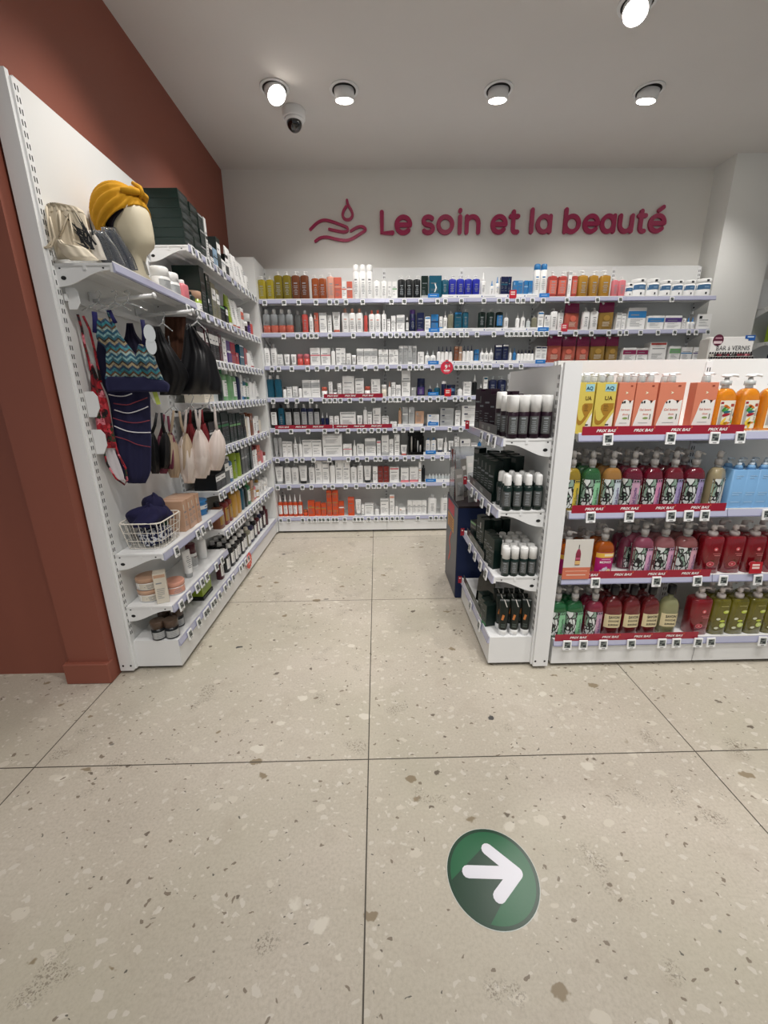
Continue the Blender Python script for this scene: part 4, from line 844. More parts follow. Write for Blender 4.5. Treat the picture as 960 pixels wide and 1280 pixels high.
            blob(-.014, hb*.46, .010, .006, 'e4e4cc'); blob(.006, hb*.40, .012, .005, 'ccd850'); l_.strip(hx, hy, r, -.3, .5, hb*.82, hb*.83, mat('d8d090', .5), .001, 4)
        ch.append(('label', l_))
    elif kind == 'blue':
        B.loft([(0, hx, hy, .004), (.003, hx, hy, .006), (h*.74, hx, hy, .006), (h*.745, hx*.98, hy*.9, .006)], mat('78a6d0', .35), 3)
        B.lathe([(h*.745, hx*.5), (h*.80, hx*.42), (h*.82, hx*.3)], mat('78a6d0', .35), k=5); c_ = MB(); head(c_, h*.82, hx*.28, mat('cfdce6', .3), 0); ch.append(('pump_head', c_))
        l_ = MB(); T2 = mat('a8ccec', .5)
        for z, a, b in ((.62, -.5, .4), (.58, -.5, .1), (.3, -.6, .6), (.26, -.6, .3), (.12, -.6, .5)): l_.box(a*hx, b*hx, -hy-.0006, -hy-.0002, z*h, z*h+.003, T2)
        ch.append(('label', l_))
    elif kind in ('aqua', 'gelsl'):
        # printed card sleeve holding the pump bottles
        hy = .021; bc = mat('d8c45c' if kind == 'aqua' else 'd98468', .5); hs = h*.82
        B.box(-hx, hx, -hy, hy, 0, hs, bc, .001)
        npump = 1 if w < .075 or pan == 'one' else 2; l_ = MB(); f = -hy-.0005
        for i in range(npump):
            c_ = MB(); cx_ = 0 if npump == 1 else (-.5+i)*hx*.95; c_.T = Matrix.Translation((cx_, .004*(i*2-1), 0))
            c_.lathe([(hs-.002, .017), (hs+.008, .0155), (hs+h*.09, .0145), (hs+h*.10, .013)], PUMPC, k=5); c_.lathe([(hs+h*.10, .013), (hs+h*.125, .012), (hs+h*.14, .006)], PUMPW, k=5)
            c_.tube([(0, 0, hs+h*.135), (.022, 0, hs+h*.143), (.033, 0, hs+h*.133)], [.005, .0045, .003], PUMPW); c_.tube([(0, 0, hs+h*.135), (-.014, 0, hs+h*.14)], [.005, .003], PUMPW); ch.append(('pump_head', c_))
        if kind == 'aqua':
            def P(pts, m, g=0): l_.add([(x*hx, f-g, z*hs) for x, z in pts], [tuple(range(len(pts)))], m)
            br = mat('a87c28', .5); P([(-.1, .60), (.9, .60), (.9, .5), (.5, .38), (.0, .36), (-.35, .48), (-.35, .56)], br)
            P(smooth([(-.9, .5), (-.7, .3), (-.3, .26), (.1, .36), (.5, .38), (.2, .28), (-.3, .18), (-.8, .22)], True, 3), br, .0001)
            P([(.95, .42), (.95, .02), (.05, .02), (.35, .22), (.7, .34)], mat('ecebe2', .5), .0002)
            P([(-.15, .97), (.9, .97), (.9, .83), (-.15, .83)], mat('9fd0d8', .5))
            l_.text('AQ', .3*hx, .885*hs, f-.0006, .02, mat('12405a', .5), .02, ht=.016, fit=hx*.8); l_.text('UA', .3*hx, .70*hs, f-.0006, .02, mat('5a4218', .5), .02, ht=.016, fit=hx*.75)
            for i in range(4): l_.box(-.1*hx, (.3+.1*(i % 2))*hx, f-.0005, f-.0003, (.56-.035*i)*hs, (.57-.035*i)*hs, mat('6a4c1c', .5))
            l_.box(.25*hx, .6*hx, f-.0006, f-.0004, .16*hs, .19*hs, mat('3a3a34', .5)); l_.box(.25*hx, .45*hx, f-.0006, f-.0004, .08*hs, .1*hs, mat('3a6a44', .5))
        else:
            W2 = mat('eeebe6', .5); pts = [(-.92, 0), (-.85, .18), (-.6, .40), (-.42, .60), (-.2, .66), (.1, .67), (.42, .64), (.62, .6), (.72, .64), (.92, .66), (.92, 0)]
            l_.add([(x*hx, f, z*hs) for x, z in pts], [tuple(range(len(pts)))], W2)
            for x, z, s_ in ((-.3, .61, .003), (-.08, .62, .0035)): l_.box(x*hx-s_, x*hx+s_, f-.0005, f-.0002, z*hs-s_*1.3, z*hs+s_*1.3, BLK)
            l_.add([(.42*hx, f-.0004, .65*hs), (.66*hx, f-.0004, .65*hs), (.54*hx, f-.0004, .585*hs)], [(0, 1, 2)], BLK)
            l_.add([(x*.0045+.0, f-.0004, .80*hs+z*.005) for x, z in ((-1, 1), (.6, .6), (1.6, 0), (.6, -.6), (-1, -1), (-.3, 0))], [(0, 1, 2, 3, 4, 5)], mat('f4e8c8', .5))
            l_.box(.4*hx, .62*hx, f-.0005, f-.0002, .92*hs, .945*hs, mat('8a3a2a', .5)); l_.text('Gel lavant', .12*hx, .47*hs, f-.0005, .014, mat('d06a58', .5), .01, fit=hx*1.1); l_.text('doux', .2*hx, .38*hs, f-.0005, .012, mat('d06a58', .5), .01, ht=.008)
            l_.add([(.22*hx+.011*math.cos(i*PI/8), f-.0005, .30*hs+.0045*math.sin(i*PI/8)) for i in range(16)], [tuple(range(16))], mat('8aa060', .5)); l_.box(.6*hx, .68*hx, f-.0005, f-.0002, .27*hs, .38*hs, mat('3a4a34', .5))
            for z in (.2, .13, .1): l_.box(-.4*hx, (.5 if z > .15 else .4)*hx, f-.0005, f-.0002, z*hs, z*hs+.0016, GREYT)
        ch.append(('print', l_))
    GC[key] = (B.mesh(kind+'_bottle'), [(n, m.mesh(n)) for n, m in ch]); return GC[key]
def gput(kind, liquid, px0, px1, ytop, si, look, name='shower_gel_bottle', row=0, rz=0, pan='c9a0b8', Yoff=0, n=1, w=None, cat='bottle'):
    z = (list(SZ)+[.15])[si]; yb = GF+.012+Yoff
    x = at((px0+px1)/2, ytop+25, Y=yb+.01).x; w_ = w or (at(px1, ytop+25, Y=yb+.01).x-at(px0, ytop+25, Y=yb+.01).x)*.97
    h = at((px0+px1)/2, ytop, Y=yb+.03).z-z
    me, ch = gel_parts(kind, liquid, w_, h, pan)
    hy = .021 if kind in ('aqua', 'gelsl') else w_/2*.68
    for k in range(row+1):
        o = bpy.data.objects.new(name, me); col.objects.link(o); o.location = (x+(rnd.uniform(-.006, .006) if k else 0), yb+hy+k*(2*hy+.006)+.002, z); o.rotation_euler = (0, 0, rz+rnd.uniform(-.06, .06)*(kind not in ('aqua', 'gelsl')))
        for nm_, m in ch:
            c = bpy.data.objects.new(nm_, m); col.objects.link(c); c.parent = o
        pl = f"on the front gondola's {['top', 'second', 'third', 'bottom'][si]} shelf"
        if k: pl = f"in gondola's {['top', 'second', 'third', 'bottom'][si]}-shelf rear row"
        reg(o, look, pl, o.location.x+k*.0001, cat, 'left', look+'s')
BT = 'shower_gel_bottle'
for a, b, p_ in [(722, 743, 'one'), (744, 770, 'two')]: gput('aqua', 'd8c45c', a, b, 464, 0, 'yellow AQUA pump sleeve', 'sleeved_pump_bottle', pan='one' if a == 722 else 'two', cat='bottle', row=1)
for a, b in [(771.5, 793), (793.5, 821), (822.5, 855), (868, 896)]: gput('gelsl', 'd98468', a, b, 464, 0, 'peach Gel lavant pump sleeve', 'sleeved_pump_bottle', pan='one' if a in (822.5, 868) else 'two', row=0 if a == 868 else 1)
for a, b in [(897, 926), (927, 956)]: gput('tropic', 'f0961c', a, b, 463, 0, 'orange tropical-label pump bottle', BT)
gput('tropic', 'f0961c', 958, 987, 463, 0, 'orange tropical-label pump bottle', BT)
for a, b, lq, look, pan in [(707, 729, 'b89c30', 'yellow leaf-print shower gel bottle', 'd0b848'), (730.5, 755, '3c7848', 'green leaf-print shower gel bottle', '8cc89c'), (756.5, 781, 'c89450', 'honey leaf-print shower gel bottle', 'c8d4dc'), (783, 807, '84223c', 'raspberry leaf-print shower gel bottle', 'c8a0b8'), (808.5, 833, '841a32', 'crimson leaf-print shower gel bottle', 'd08cb0'),
        (834.5, 859, '8c2838', 'plum red leaf-print shower gel bottle', 'a89cc8'), (860.5, 886, '8a2438', 'plum red leaf-print shower gel bottle', 'a89cc8'), (889, 914, 'c8b890', 'cream leaf-print shower gel bottle', 'dcdcd0')]:
    gput('gel', lq, a, b, 563, 1, look, BT, row=2 if a < 885 else 0, pan=pan, rz={783: -.5, 889: .5}.get(a, 0))
for a in (914.5, 930.5, 946.5, 962.5): gput('blue', '78a6d0', a, a+20, 569, 1, 'light blue pump bottle', 'pump_bottle', row=1)
gput('monoi', 'c86414', 703, 722, 663, 2, 'amber MONOÏ bottle', BT, row=1, w=.088); gput('monoi', 'c86414', 724, 744, 662, 2, 'amber MONOÏ bottle', BT, row=1, Yoff=.05); gput('monoi', 'c86414', 745.5, 771, 659, 2, 'amber MONOÏ bottle', BT, row=1)
gput('gel', 'a84868', 775, 797, 655, 2, 'dusky pink leaf-print shower gel bottle', BT, Yoff=.07, row=1, pan='c8a0b8', rz=.7)
for a, b, lq, look, r in [(796, 821, 'b05a74', 'pink leaf-print shower gel bottle', 0), (822, 848, 'c07a80', 'pale rose leaf-print shower gel bottle', 0), (849, 877, 'b87070', 'salmon leaf-print shower gel bottle', 0)]: gput('gel', lq, a, b, 652, 2, look, BT, row=1, rz=r, pan='d8a4c4' if a < 849 else 'd8a8b8')
for a in (881, 908, 934, 960): gput('pom', 'a8202e', a, a+26, 655, 2, 'red pomegranate pump bottle', 'pump_bottle', row=1)
for a, b in [(691, 707), (708, 733)]: gput('gel', '2c7c48', a, b, 733, 3, 'dark green leaf-print shower gel bottle', BT, row=1, pan='8cc89c', w=.088)
gput('gel', 'a83450', 734.5, 757, 733, 3, 'pink leaf-print shower gel bottle', BT, row=1, pan='c8a0b8')
for a, b in [(757.5, 781), (781.5, 804), (805, 828)]: gput('sav', '8e2c30', a, b, 732, 3, 'red SAVON soap bottle', 'soap_bottle', row=1)
gput('sav', 'b8b888', 829, 852, 731, 3, 'pale green SAVON soap bottle', 'soap_bottle')
gput('pom', 'a8202e', 865, 893, 733, 3, 'red pomegranate pump bottle', 'pump_bottle')
for a in (892, 914.5, 937.5, 960): gput('olive', '8c8420', a, a+23, 733, 3, 'olive citrus pump bottle', 'pump_bottle', row=1)
# strips, tags and card on the front gondola
def GXp(px, y): return at(px, y, Y=GF-.006).x
for si, (a, b, y, f) in enumerate([(728, 930, 538, 758), (715, 907, 636, 743), (706, 888, 718, 737), (694, 872, 797, 723)]):
    z = (list(SZ)+[.15])[si]; prix(GXp(a, y), GXp(b, y), GF-.0045, z, .030, .152, f"red PRIX BAS strip on the front gondola's {['top', 'second', 'third', 'bottom'][si]} shelf edge", .0185, GXp(f, y))
for si, (y, xs_) in enumerate([(546, (760, 838, 893, 925)), (646, (738, 786, 838, 860, 880, 957)), (727, (744, 820, 871, 903, 946)), (803, (709, 729, 754, 789, 827, 845, 872, 888, 952))]):
    z = (list(SZ)+[.15])[si]
    for px in xs_:
        x = at(px, y, Y=GF-.013).x; price_tag(x, GF-.0125, z-.021, 0, f"on the front gondola's {['top', 'second', 'third', 'bottom'][si]} rail", x, s=.98)
A = at(703, 718, Y=GF-.012); B2 = at(737, 718, Y=GF-.012); T_ = at(745, 673, Y=GF+.0)
r = empty('product_card', ((A.x+B2.x)/2, GF-.0085, SZ[2]-.004)); tag(r, "white and salmon card showing a gel bottle, before the MONOÏ bottles", 'product card'); r.rotation_euler.x = .0; w = (B2.x-A.x)/2; h = T_.z-SZ[2]+.004
MB().box(-w, w, -.001, .001, h*.30, h, mat('dcd8d0', .45)).box(-w, w, -.001, .001, .0, h*.30, mat('d4785c', .45)).build('card', r)
b = MB(); b.loft([(h*.36, .011, .0005, .0004, 0, -.0015), (h*.64, .0115, .0005, .0004, 0, -.0015), (h*.72, .008, .0005, .0004, 0, -.0015), (h*.76, .004, .0005, .0004, 0, -.0015)], mat('8a2c44', .5), 1)
b.box(-.0015, .0015, -.002, -.0012, h*.76, h*.87, BLK).box(-.011, .011, -.0024, -.0018, h*.38, h*.47, mat('e0b878', .5)).box(-.010, .010, -.0024, -.0018, h*.5, h*.55, mat('c05a78', .5)).box(-w*.8, w*.8, -.0016, -.0009, h*.20, h*.215, mat('eab8a0', .5)).box(-w*.7, w*.7, -.0016, -.0009, h*.10, h*.118, mat('f0d8c8', .5)); b.build('print', r)
p = at(946, 712, Y=GF-.012); card('promo_card', 936, 955, 703, 717, GF-.012, 'b8202c', "red promo card clipped by the pomegranate bottles, third gondola shelf", rows=2, tilt=-.1)
# ------------------------------------------------------------------ nail polish bar behind the gondola
NY = 2.45; A = at(888, 421, Y=NY+.17); B2 = at(945, 418, Y=NY+.17); r = empty('nail_polish_display', ((A.x+B2.x)/2, NY+.15, 0)); tag(r, 'white BAR à VERNIS nail polish display behind the gondola, by the column', 'display stand'); w = (B2.x-A.x)/2; top = A.z
D = mat('eceae6', .4); MB().box(-w, w, -.04, .10, 0, .95, D, .004).box(-w, w, .02, .06, .95, top, D, .004).box(-w-.014, -w-.001, .0, .08, 0, top-.01, mat('c8c6c0', .4), .003).build('cabinet', r)
zt = lambda px, py: (lambda q: (q.x-r.location.x, q.z))(at(px, py, Y=NY+.165))
b = MB(); x_, z_ = zt(917, 435); b.text('BAR à VERNIS', x_, z_, .0185, .03, mat('34343a', .5), .004, ht=.026, fit=.205)
x_, z_ = zt(898.5, 425); b.prism([(x_+.032*math.cos(i*PI/16), z_+.032*math.sin(i*PI/16)) for i in range(32)], .0175, .0195, mat('5a1c34', .5)); b.box(x_-.026, x_+.024, .0165, .0174, z_-.006, z_-.02, mat('e4ccd0', .5)).box(x_-.02, x_+.02, .0165, .0174, z_+.008, z_+.014, mat('c89aa8', .5))
x_, z_ = zt(938.5, 422); b.box(x_-.03, x_+.03, .0175, .0195, z_-.006, z_+.014, mat('1f5aa8', .5)).box(x_-.008, x_+.03, .0175, .0195, z_-.016, z_-.006, mat('1f5aa8', .5)); b.box(x_-.018, x_+.02, .0165, .0174, z_+.001, z_+.008, mat('c8dcf0', .5)); b.build('header_print', r)
zr = [zt(915, y)[1] for y in (442.5, 448.5, 454.5)]; sh = MB()
for i, z in enumerate(zr): sh.box(-w+.004, w-.004, -.008-.016*i, .02, z-.016, z-.014, mat('e8e6e2', .3))
sh.build('tier', r); pal = ['4a1420', '6a1c28', '2a1218', '8c2a38', '7a2030', '5c1a2c', 'a84a54', '3a2024', '9a3040', 'c47a80', '4a4a44', '1c1a1c']
PV = {}
for i, z in enumerate(zr):
    nb = 17; 
    for k in range(nb):
        cc = pal[rnd.randrange(12)] if k > 1 else ['6a6a62', '2c2a28', 'b8b4ac'][rnd.randrange(3)]
        if cc not in PV: PV[cc] = (MB().loft([(0, .0062, .006, .004), (.013, .0062, .006, .004), (.0145, .003, .003, .002)], mat(cc, .15, coat=.5), 2).mesh('nail_polish'), MB().lathe([(.0146, .0042), (.026, .0038)], mat('1a1618', .3)).mesh('cap'))
        o = bpy.data.objects.new('nail_polish', PV[cc][0]); col.objects.link(o); o.location = (r.location.x-w+.012+(2*w-.024)*k/(nb-1), r.location.y-.001-.016*i+.012, z-.0138)
        q = bpy.data.objects.new('cap', PV[cc][1]); col.objects.link(q); q.parent = o; reg(o, 'nail polish bottle', f"on the {['top', 'middle', 'lowest'][i]} tier of the polish bar", o.location.x, 'nail polish')
# far shelving behind the column
for x, cc, z in [(3.5, 'lim', 1.66), (3.6, 'lim', 1.66), (3.7, 'lgn', 1.66)]: put('carton', .09, .08, .2, cc, 'wht', '-', x, 3.82, z, 0, 'right of the column at the frame edge', x)
for x, cc, z in [(3.48, 'teal', 1.36), (3.56, 'nvy', 1.36), (3.64, 'teal', 1.36), (3.72, 'nvy', 1.36)]: put('bottle', .065, .06, .2, cc, 'nvy' if cc == 'teal' else 'teal', '-', x, 3.80, z, 0, 'right of the column at the frame edge', x)
# ------------------------------------------------------------------ aisle unit products (facing -X)
AX = .722; AZ = (1.09, .783, .472, .16)
def grid(kind, w, h, body, acc, lab, xs_, ys_, z, look, place, **k):
    for j, y in enumerate(ys_):
        for i, x in enumerate(xs_):
            put(kind, w, w, h, body, acc, lab, x+rnd.uniform(-.002, .002)+.006*(j % 2), y+rnd.uniform(-.002, .002), z, rnd.uniform(-.2, .2)-.3, place, round(y, 1)*10+x, look=look, **k)
xs4 = [.555, .60, .645, .69]
grid('roll', .043, h := at(663, 492, Y=1.71).z-1.09-.006, 'pur', 'wht', 'dgr', xs4, [1.70, 1.748, 1.796], 1.09, 'white-capped dark purple bottle', "on the aisle gondola's top shelf")
put('roll', .046, .046, .185, 'pur', 'wht', 'dgr', .548, 1.85, 1.09, -.5, "on the aisle gondola's top shelf", 18.6, look='taller white-capped dark purple bottle')
for i, (x, y) in enumerate([(.55, 1.93), (.59, 1.97), (.55, 2.03), (.60, 2.07), (.55, 2.13), (.6, 2.17), (.64, 1.93), (.65, 2.02), (.55, 2.22)]): put('carton', .045, .04, .175+.012*(i % 3), 'pur', 'dgr', '-', x, y, 1.09, -1.2, "on the aisle gondola's top shelf", y, look='dark purple shampoo carton', scheme='near')
grid('nub', .040, .155, 'dkg', 'wht', 'dgr', [.555, .60, .645, .69], [1.70, 1.745, 1.79], .783, 'white-capped black green bottle', "on the aisle gondola's second shelf")
for i, (x, y) in enumerate([(.545, 1.86), (.59, 1.88), (.64, 1.86), (.545, 1.93), (.59, 1.95), (.645, 1.94), (.545, 2.0), (.59, 2.03), (.645, 2.02), (.545, 2.08), (.6, 2.11), (.545, 2.16)]): put('carton', .05, .045, .19+.01*(i % 3), 'dkg', 'dgr', '-', x, y, .783, -1.25, "on the aisle gondola's second shelf", y, look='tall black green carton', scheme='near')
grid('roll', .036, .135, 'dkg', 'wht', 'dgr', [.572, .612, .652, .692], [1.70, 1.742, 1.80, 1.85, 1.90], .472, 'small white-capped black bottle', "on the aisle gondola's third shelf")
for i, (x, y) in enumerate([(.548, 1.79), (.548, 1.84), (.55, 1.89), (.55, 1.99), (.60, 1.98), (.65, 2.0), (.55, 2.05), (.6, 2.07)]): put('carton', .045, .042, .15+.03*(i > 2), 'dkg', 'gry' if i == 3 else 'dgr', '-', x, y, .472, -1.3, "on the aisle gondola's third shelf", y, look='black green carton', scheme='near')
put('carton', .08, .1, .10, 'dkg', 'lgn', '-', .585, 2.2, .472, -1.4, "at the far end of the aisle gondola's third shelf", 0, look='low black green carton')
# tubes standing on white caps, folded shoulders
def slanttube(x, y, rz, key):
    if 'sl' not in PC:
        B = MB(); B.loft([(.03, .019, .017, .016), (.033, .0195, .0175, .016), (.10, .0205, .015, .013), (.165, .022, .008, .006), (.185, .0225, .003, .002)], mat('121c17', .3), 4)
        c_ = MB().lathe([(0, .019), (.028, .020), (.03, .019)], PUMPW, k=5); l_ = MB(); l_.add([(-.012, -.0172, .085), (-.002, -.0172, .082), (.004, -.0165, .108), (-.006, -.0165, .112)], [(0, 1, 2, 3)], mat('c87a40', .5))
        l_.add([(.010, -.012, .150), (.014, -.012, .150), (.0, -.008, .186), (-.004, -.008, .186)], [(0, 1, 2, 3)], mat('d8d6d0', .5))
        for z in (.045, .052, .06): l_.box(-.010, .008, -.0186, -.0178, z, z+.002, mat('6a7670', .5))
        PC['sl'] = (B.mesh('hair_tube'), [('cap', c_.mesh('cap')), ('label', l_.mesh('label'))])
    me, ch = PC['sl']; o = bpy.data.objects.new('hair_tube', me); col.objects.link(o); o.location = (x, y, .16); o.rotation_euler = (0, 0, rz)
    for n_, m_ in ch:
        c = bpy.data.objects.new(n_, m_); col.objects.link(c); c.parent = o
    reg(o, 'black hair tube', "on the aisle gondola's bottom shelf", round(y, 1)*10+x, 'tube')
for y in (1.71, 1.765, 1.82):
    for x in (.585, .638, .69): slanttube(x, y, -.25+rnd.uniform(-.05, .05), 0)
for i, (x, y) in enumerate([(.545, 1.80), (.548, 1.85), (.6, 1.88), (.55, 1.91)]): put('carton', .045, .06, .115, 'dkg', 'grn', '-', x, y, .16, -1.35, "on the aisle gondola's bottom shelf", y, look='low black green carton', scheme='near')
r = empty('folding_card', (.565, 2.0, .16), -1.1); tag(r, "shiny black card display leaning on the aisle gondola's bottom shelf", 'display card'); r.rotation_euler.x = -.18; MB().prism([(-.06, 0), (.05, 0), (.062, .10), (.04, .235), (-.03, .24), (-.07, .12)], -.001, .002, mat('101512', .15, coat=.6)).build('card', r)
# dark brand strips on the aisle shelf edges
for z, y0, y1, nme in ((1.09, 1.78, 2.10, 'top'), (.783, 1.80, 2.25, 'second'), (.472, 1.86, 2.25, 'third'), (.16, 1.80, 2.28, 'bottom')):
    r = empty('brand_strip', (.516, (y0+y1)/2, z)); tag(r, f"dark green brand strip along the aisle gondola's {nme} shelf edge", 'shelf strip'); w = (y1-y0)/2
    MB().box(0, .0015, -w, w, .0015, .045, mat('2e3634', .3)).box(0, .012, -w, w, .0, .0015, mat('2e3634', .3)).build('strip', r); b = MB()
    for k in range(2): b.box(-.0006, 0, -w*.3+k*w*.7, -w*.05+k*w*.7, .014, .032, mat('8a8f8a', .5)); 
    b.build('print', r)
for z, nme, ys_ in ((1.09, 'top', (1.76, 1.86, 1.98)), (.783, 'second', (1.78, 1.90, 2.02, 2.12)), (.472, 'third', (1.76, 1.86, 1.98, 2.1)), (.16, 'bottom', (1.82, 2.02))):
    for y in ys_: price_tag(.722-.205-.013, y, z-.021, -PI/2, f"on the aisle gondola's {nme} rail", y, 'near')
for z, y, n_ in ((1.09, 2.27, 'top'), (.783, 2.26, 'second'), (.472, 2.27, 'third'), (.16, 2.28, 'bottom')):
    r = empty('shelf_flag', (.503, y, z-.03)); tag(r, f"small red flag at the far end of the aisle gondola's {n_} shelf", 'shelf flag'); MB().box(-.02, .001, -.001, .001, .02, .065, mat('b02434', .35)).build('flag', r); MB().box(-.015, -.006, -.0016, -.001, .048, .056, mat('f0d8d8', .5)).build('print', r)
# ------------------------------------------------------------------ navy cardboard display with blister packs
r = empty('cardboard_display', (.72, 2.56, 0)); tag(r, 'navy cardboard floor display with red lettering, behind the aisle gondola', 'display stand')
p0 = at(583, 645, Y=2.36); ht_ = .60; NV = mat('16264e', .5)
MB().box(-.235, .20, -.19, .19, 0, ht_, NV, .003).build('box', r); sd = MB().box(-.238, -.2352, -.188, .188, .01, ht_-.004, mat('3c4150', .35)).build('side_print', r)
b = MB(); b.T = Matrix.Translation((-.2386, 0, 0)) @ Matrix.Rotation(-PI/2, 4, 'Z')
b.box(-.13, .08, -.0005, .0, ht_-.09, ht_-.015, mat('c83444', .5)); b.text('JOWAE', -.03, ht_-.15, -.0008, .05, mat('c88a3c', .5), .01, ht=.05, fit=.15) if False else b.box(-.13, .08, -.0005, 0, ht_-.2, ht_-.105, mat('cc9444', .5))
for i in range(5): b.box(-.10, .04, -.0009, -.0005, ht_-.195+.017*i, ht_-.188+.017*i, mat('8a4a34', .5))
stroke(b, smooth([(0, ht_-.22), (-.05, ht_-.29), (-.01, ht_-.35), (-.06, ht_-.43)]), .011, -.0005, 0, mat('d8503c', .5)); b.build('lettering', r)
MB().box(-.235, .20, -.19, .19, ht_+.001, ht_+.012, mat('2a2224', .4)).box(-.235, .20, .13, .145, ht_+.012, ht_+.33, mat('c8ccce', .1, trans=.75)).box(-.235, -.231, -.02, .145, ht_+.012, ht_+.33, mat('c8ccce', .1, trans=.75)).build('clear_riser', r)
for i, (dx, dy, hh, cc) in enumerate([(-.20, -.05, .20, 'b8b4b0'), (-.15, .03, .25, '8a8680'), (-.20, .08, .31, 'a04a40'), (-.13, -.09, .14, '9a9a98'), (-.07, -.04, .12, 'b82848'), (-.02, .04, .16, 'cfcfcb'), (-.10, .09, .26, 'd8d8d4')]):
    q = empty('blister_pack', (.72+dx, 2.56+dy, ht_+.012), .5+.3*(i % 3)); reg(q, 'blister pack', 'on the navy cardboard display', dx, 'blister pack'); q.rotation_euler.x = -.1
    MB().box(-.032, .032, -.0008, .0008, 0, hh, mat(cc, .5)).build('backing_card', q); MB().loft([(hh*.15, .022, .001, .001), (hh*.2, .02, .012, .008), (hh*.5, .02, .013, .009), (hh*.58, .022, .001, .001)], mat('d4d8da', .08, trans=.7), 3, 0, -.004).build('blister', q)
    MB().box(-.02, .02, -.0014, -.0007, hh*.72, hh*.82, mat('e8e4e0', .5)).build('print', q)
